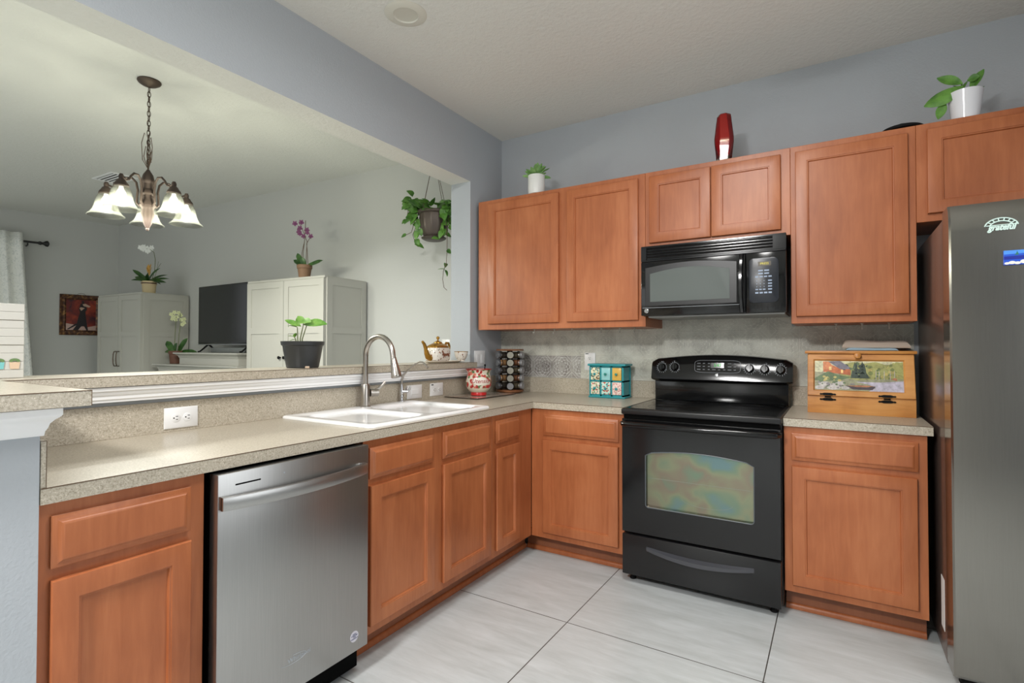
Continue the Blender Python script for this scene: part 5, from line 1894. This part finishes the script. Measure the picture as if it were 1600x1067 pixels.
terr = [(0, .0006), (.042, .0006), (.046, .004), (.056, .080), (.057, .082), (.062, .084), (.064, .112), (.063, .114), (.057, .114), (.052, .08), (0, .078)]
orchid('purple orchid in a brown clay pot on top of a white storage cabinet', (-1.735, -.455, 1.8305), terr, pm('brown_clay', rgb(124, 96, 72), .7), None,
       [((-.02, .10), (-.35, .9, .1), .14, .034, .2), ((-.02, .10), (-.9, .8, 0), .10, .03, .3), ((.0, .10), (-.1, .9, -.5), .09, .036, .5), ((.02, .10), (1, .55, 0), .15, .036, .25), ((.025, .10), (1, .4, -.3), .13, .034, .2), ((-.01, .1), (-.5, .6, -.5), .10, .034, .5)],
       [([(-.012, .1), (-.014, .22), (.0, .34), (.006, .50)], .0028), ([(.012, .10), (.016, .24), (.02, .32), (-.02, .42), (-.05, .48)], .0026), ([(.03, .10), (.022, .24), (.016, .30), (.05, .36)], .0026), ([(-.03, .10), (-.024, .22), (-.008, .3)], .0022)],
       [(-.085, .475, 0, .026), (-.030, .485, 0, .026), (-.042, .435, 0, .026), (-.050, .405, 0, .026), (-.038, .385, -.01, .024), (.018, .42, 0, .026), (.022, .395, 0, .022), (.052, .365, 0, .024), (-.010, .365, 0, .024)],
       pm('purple_petal', rgb(112, 44, 96), .5))
cream = [(0, .0006), (.056, .0006), (.060, .004), (.068, .095), (.072, .098), (.074, .135), (.073, .138), (.067, .138), (.062, .095), (0, .09)]
def brom(t):
    b = MB()
    for q in range(7):
        a = q * 2.4
        b.leaf((cos(a) * .008 - .01, sin(a) * .008, .20 + .012 * q), (cos(a) * .35, sin(a) * .35, 1), .07, .022, -.1, .4)
    b.build('orange_bract', pm('orange_bract', rgb(196, 150, 72), .5), t)
orchid('white orchid and bromeliad in a cream pot on top of a white storage cabinet', (-4.330, -.520, 1.8305), cream, pm('cream_clay', rgb(196, 178, 140), .6), (.0725, .108),
       [((0, .12), (cos(a) * 1.0, .35 + .35 * ((q * 7) % 3), sin(a) * .8), .17 + .03 * (q % 3), .036, .75) for q, a in enumerate([i * 2 * pi / 13 for i in range(13)])],
       [([(.02, .12), (.06, .26), (.065, .38), (.05, .46), (.0, .50), (-.05, .50)], .0032), ([(.04, .12), (.09, .28), (.13, .34)], .0018), ([(.04, .12), (.085, .26), (.10, .36)], .0016)],
       [(-.100, .515, 0, .034), (-.070, .50, 0, .036), (-.035, .505, 0, .038), (.005, .495, 0, .036), (-.02, .475, 0, .034), (-.06, .525, 0, .03), (.025, .515, 0, .03)],
       pm('white_petal', rgb(232, 234, 230), .6), extra=brom)
clay2 = [(0, .0006), (.050, .0006), (.054, .004), (.064, .10), (.066, .102), (.069, .105), (.070, .135), (.069, .137), (.062, .137), (.058, .10), (0, .095)]
orchid('yellow-green orchid in a dark brown pot at the lower tier of the mantel', (-3.88, -.45, 1.0625), clay2, pm('dark_brown_clay', rgb(98, 64, 48), .6), None,
       [((-.02, .12), (-.6, .9, 0), .17, .05, .5), ((.03, .12), (.5, 1.0, 0), .18, .055, .2), ((0, .12), (.2, .8, -.5), .12, .05, .4), ((-.04, .12), (-1, .35, 0), .10, .035, .7), ((.05, .12), (1, .35, 0), .16, .035, .9)],
       [([(-.02, .12), (-.012, .3), (-.004, .44), (.0, .52)], .0036), ([(.02, .12), (.03, .3), (.046, .44), (.04, .54)], .0036)],
       [(-.055, .53, 0, .026), (-.02, .55, 0, .028), (.02, .545, .01, .028), (-.03, .505, 0, .026), (.008, .50, 0, .026), (.055, .47, 0, .026), (.085, .44, 0, .026), (.065, .42, 0, .026), (-.05, .48, .01, .024), (.08, .48, .01, .024), (.045, .52, .01, .024), (-.005, .47, 0, .024)],
       pm('yellow_green_petal', rgb(206, 210, 164), .6))

# framed picture of dancers
SFR = lambda s, z, w: tuple(FW(s, w, z))
t = thing('framed_picture', 'gilt-framed red painting of a dancing couple on the far living room wall', 'picture', SFR(.43, 1.64, 0.0))
def srect(s0, s1, z0, z1, w):
    return [SFR(s0, z0, w), SFR(s1, z0, w), SFR(s1, z1, w), SFR(s0, z1, w)]
P0, P1, PZ0, PZ1 = .172, .590, 1.388, 1.890
b = MB()
fw_ = .062
rg = [srect(P0, P1, PZ0, PZ1, .001), srect(P0, P1, PZ0, PZ1, .022), srect(P0 + .01, P1 - .01, PZ0 + .01, PZ1 - .01, .032), srect(P0 + .03, P1 - .03, PZ0 + .03, PZ1 - .03, .026), srect(P0 + .045, P1 - .045, PZ0 + .045, PZ1 - .045, .030), srect(P0 + fw_, P1 - fw_, PZ0 + fw_, PZ1 - fw_, .018)]
b.loops(rg, True, False)
def frame_mat():
    m = pm('antique_gilt', rgb(92, 58, 34), .4, .3)
    tt = NT(m)
    n = tt.noise(tt.coord(), 30, 4, .6)
    tt.l(tt.ramp(n, [(.4, rgb(58, 32, 22)), (.55, rgb(96, 62, 38)), (.66, rgb(150, 112, 62))]), tt.b.inputs['Base Color'])
    return m
wpart(b, 'frame', frame_mat(), t)
b = MB(); b.poly(srect(P0 + fw_ - .002, P1 - fw_ + .002, PZ0 + fw_ - .002, PZ1 - fw_ + .002, .017))
def canvas_mat():
    m = pm('red_canvas', rgb(130, 40, 26), .6)
    tt = NT(m)
    n = tt.noise(tt.coord(), 7, 4, .6, .6)
    tt.l(tt.ramp(n, [(.34, rgb(56, 22, 32)), (.5, rgb(108, 30, 22)), (.64, rgb(150, 56, 30))]), tt.b.inputs['Base Color'])
    return m
cv = wpart(b, 'canvas', canvas_mat(), t)
b = MB()
# s runs from the corner towards the left of the picture: q = 1 at the left edge
S_ = lambda u: P0 + fw_ + u * (P1 - P0 - 2 * fw_)
Zp = lambda v: PZ0 + fw_ + v * (PZ1 - PZ0 - 2 * fw_)
def pp(mi, pts, k=1):
    b.mat(mi); b.poly([SFR(S_(u), Zp(v), .0174 + .0003 * k) for u, v in pts])
pp(0, [(0, 0), (1, 0), (1, .22), (.6, .16), (.3, .1), (0, .16)], 1)
pp(1, [(.36, .62), (.30, .70), (.36, .86), (.44, .90), (.52, .88), (.58, .70), (.54, .58), (.60, .40), (.66, .16), (.78, 0), (.60, 0), (.50, .12), (.40, .14), (.32, .0), (.26, 0), (.30, .2), (.34, .42)], 2)
pp(1, [(.58, .20), (.68, .22), (.98, .02), (.92, .02)], 3)
pp(2, [(.18, .80), (.36, .88), (.46, .86), (.42, .80), (.24, .76)], 4)
pp(2, [(.38, .74), (.50, .64), (.56, .72), (.52, .76)], 4)
pp(1, [(.40, .90), (.46, .88), (.50, .94), (.46, .98), (.41, .96)], 4)
wpart(b, 'dancing_couple', [pm('floor_paint', rgb(190, 160, 150), .6), pm('dark_figures', rgb(26, 20, 24), .6), pm('pale_skin_paint', rgb(190, 160, 140), .6)], cv)
b = MB(); b.tube([SFR(.335, PZ1 - .002, .012), SFR(.355, PZ1 + .018, .008), SFR(.38, PZ1 + .024, .006), SFR(.405, PZ1 + .018, .008), SFR(.425, PZ1 - .002, .012)], .0018, 6)
wpart(b, 'hanging_wire', M['stick'], t)

# curtain rod and curtain
t = thing('curtain_rod', 'black curtain rod with turned finial above the white curtain', 'curtain rod', SFR(2.2, 2.47, .09))
b = MB(); b.tube([SFR(.80, 2.470, .09), SFR(3.55, 2.470, .09)], .0125, 12)
wpart(b, 'rod', M['rodblack'], t)
b = MB()
for s0 in (.90, 3.45):
    b.tube([SFR(s0, 2.455, .09), SFR(s0, 2.43, .09), SFR(s0, 2.43, .02), SFR(s0, 2.43, .0005)], .007, 8); b.box(0, 0, 0, 0, 0, 0) if False else None
wpart(b, 'bracket', M['rodblack'], t)
b = MB()
b.tube([SFR(s_, 2.470, .09) for s_ in (.81, .80, .785, .775, .76, .745, .73, .722, .712, .705)], [.0126, .020, .022, .014, .016, .030, .036, .036, .024, .004], 16)
wpart(b, 'finial', M['rodblack'], t)
def curtain_mat():
    m = pm('damask_curtain', rgb(222, 224, 222), .8)
    tt = NT(m)
    v = tt.coord()
    n = tt.noise(v, 14, 2, .4, 2.2)
    f = tt.math('LESS_THAN', tt.math('ABSOLUTE', tt.math('SUBTRACT', n, .5)), .03)
    tt.l(tt.mix(f, rgb(246, 247, 243), rgb(226, 229, 226)), tt.b.inputs['Base Color'])
    tt.b.inputs['Transmission Weight'].default_value = 0.0
    return m
b = MB()
nr, nc = 14, 90
rows = []
for i in range(nr + 1):
    v = i / nr
    z = 2.555 - v * 2.52
    rw = []
    for j in range(nc + 1):
        u = j / nc
        s0 = .955 - .17 * v ** 1.1
        s = s0 + u * (2.0 - s0)
        am = .028 + .012 * v
        rw.append(SFR(s, z, .150 + am * sin(u * 2 * pi * 8.5 + .5 * sin(v * 2)) + .012 * sin(u * 23 + v * 3) * v))
    rows.append(rw)
b.loops(rows, False, False, closed=False)
o = b.build('curtain', curtain_mat(), loc=SFR(1.5, 0.02, .09))
sm = o.modifiers.new('thickness', 'SOLIDIFY'); sm.thickness = .003
tag(o, 'white patterned curtain hanging at the far living room window', 'curtain')

# hanging pothos
HX, HY = -.44, -.285
HR = 2.262
t = thing('hanging_plant', 'trailing green plant in a bronze hanging basket at the opening', 'hanging plant', (HX, HY, HR))
b = MB()
n_ = 48
def flr(r, z, k=.02):
    return [(r * (1 + k * cos(12 * 2 * pi * i / n_)) * cos(2 * pi * i / n_), r * (1 + k * cos(12 * 2 * pi * i / n_)) * sin(2 * pi * i / n_), z) for i in range(n_)]
b.loops([flr(.060, -.190, 0), flr(.072, -.188, 0), flr(.088, -.165), flr(.104, -.11, .03), flr(.110, -.05, .03), flr(.108, -.02, .02), flr(.122, -.015, 0), flr(.128, -.004, 0), flr(.126, .004, 0), flr(.112, .002, 0), flr(.10, -.03, 0)], True, True)
b.build('basket_pot', pm('bronze_plastic', rgb(84, 74, 66), .4, .3), t)
b = MB(); b.lathe([(0, -.212), (.07, -.212), (.092, -.200), (.095, -.194), (.088, -.192), (.06, -.198), (0, -.2)], 32)
b.build('drip_saucer', pm('bronze_saucer', rgb(78, 70, 62), .45, .2), t)
b = MB()
top_h = .43
for q in range(4):
    a = YAW + radians(45 + 90 * q + 12)
    b.tube([(.122 * cos(a), .122 * sin(a), .002), (.004 * cos(a), .004 * sin(a), top_h)], .0022, 6)
b.build('hanger_strand', M['stick'], t)
ch_ = H - HR
b = MB(); b.tube([(0, 0, top_h - .008), (0, 0, ch_ - .06), (.010, 0, ch_ - .045), (.012, 0, ch_ - .025), (0, 0, ch_ - .006)], .003, 8); b.lathe([(0, ch_ - .008), (.014, ch_ - .006), (.014, ch_ - .0006), (0, ch_ - .0006)], 14)
b.build('ceiling_hook', M['bronze'], t)
rnd = random.Random(5)
b = MB(); bs = MB()
def vine(pts, every=1, size=.055):
    bs.tube([sp(*p) for p in pts], .0022, 6)
    for i, p in enumerate(pts):
        if i % every == 0:
            an = rnd.uniform(0, 2 * pi)
            b.leaf(sp(*p), Vector((cos(an), sin(an), rnd.uniform(-.9, .2))), size * rnd.uniform(.9, 1.4), size * .78, .5, .25, up=sp(rnd.uniform(-.5, .5), .5, -.8), shape='heart')
for q in range(46):
    a = rnd.uniform(0, 2 * pi); r = rnd.uniform(.03, .14)
    el = rnd.uniform(-.2, .9)
    b.leaf((r * cos(a), r * sin(a), rnd.uniform(-.01, .05)), (cos(a), sin(a), el), rnd.uniform(.07, .11), rnd.uniform(.055, .078), .6, .25, up=sp(rnd.uniform(-.4, .4), .7, -.7), shape='heart')
for k in range(24):     # thick growth on the side towards the living room
    b.leaf(sp(-.11 - rnd.uniform(0, .09), rnd.uniform(-.06, .12), rnd.uniform(-.05, .05)), sp(-rnd.uniform(.2, 1), rnd.uniform(-.7, .5), rnd.uniform(-.6, .3)), rnd.uniform(.06, .10), rnd.uniform(.048, .066), .5, .25, up=sp(rnd.uniform(-.5, .5), .5, -.8), shape='heart')
for k in range(18):     # leaves over the rim on the column side and beneath
    b.leaf(sp(rnd.uniform(.06, .125), rnd.uniform(-.17, .06), rnd.uniform(-.12, -.06)), sp(rnd.uniform(-.4, .8), rnd.uniform(-1, .2), rnd.uniform(-.5, .1)), rnd.uniform(.06, .085), rnd.uniform(.045, .06), .5, .25, up=sp(rnd.uniform(-.5, .5), .4, -.8), shape='heart')
for k in range(6):
    b.leaf(sp(-.115 + rnd.uniform(-.02, .02), rnd.uniform(-.16, -.05), -.05), sp(rnd.uniform(-.6, .3), -1, -.1), .06, .045, .4, .25, up=sp(rnd.uniform(-.5, .5), .3, -.9), shape='heart')
vine([(-.10, .03), (-.15, .07, .01), (-.19, .05), (-.20, -.01), (-.20, -.06)], 1)
vine([(-.08, .02), (-.14, .0), (-.15, -.08), (-.17, -.15), (-.21, -.17)], 2, .05)
vine([(-.13, .0), (-.14, -.12), (-.16, -.17), (-.15, -.20), (-.14, -.235)], 4, .06)
vine([(.06, -.01, -.06), (.12, -.05, -.08), (.125, -.12, -.08), (.10, -.18, -.08), (.05, -.21, -.07)], 1)
vine([(.09, .0, -.05), (.105, -.10, -.09), (.112, -.2, -.09), (.112, -.3, -.09), (.108, -.38, -.09), (.104, -.43, -.09)], 3, .045)
vine([(.104, -.40, -.09), (.085, -.46, -.09), (.08, -.52, -.09), (.09, -.58, -.09), (.112, -.60, -.09)], 9, .04)
b.leaf(sp(.095, -.445, -.09), sp(-1, .15, 0), .055, .034, .3, .2, shape='heart'); b.leaf(sp(.10, -.45, -.09), sp(.4, -.9, -.2), .055, .036, .3, .2, shape='heart')
b.leaf(sp(-.13, -.20), sp(.2, -1, -.1), .065, .046, .1, .2, up=sp(0, 0, -1), shape='heart')
b.build('foliage', M['leaf'], t)
bs.build('vine', M['stick'], t)
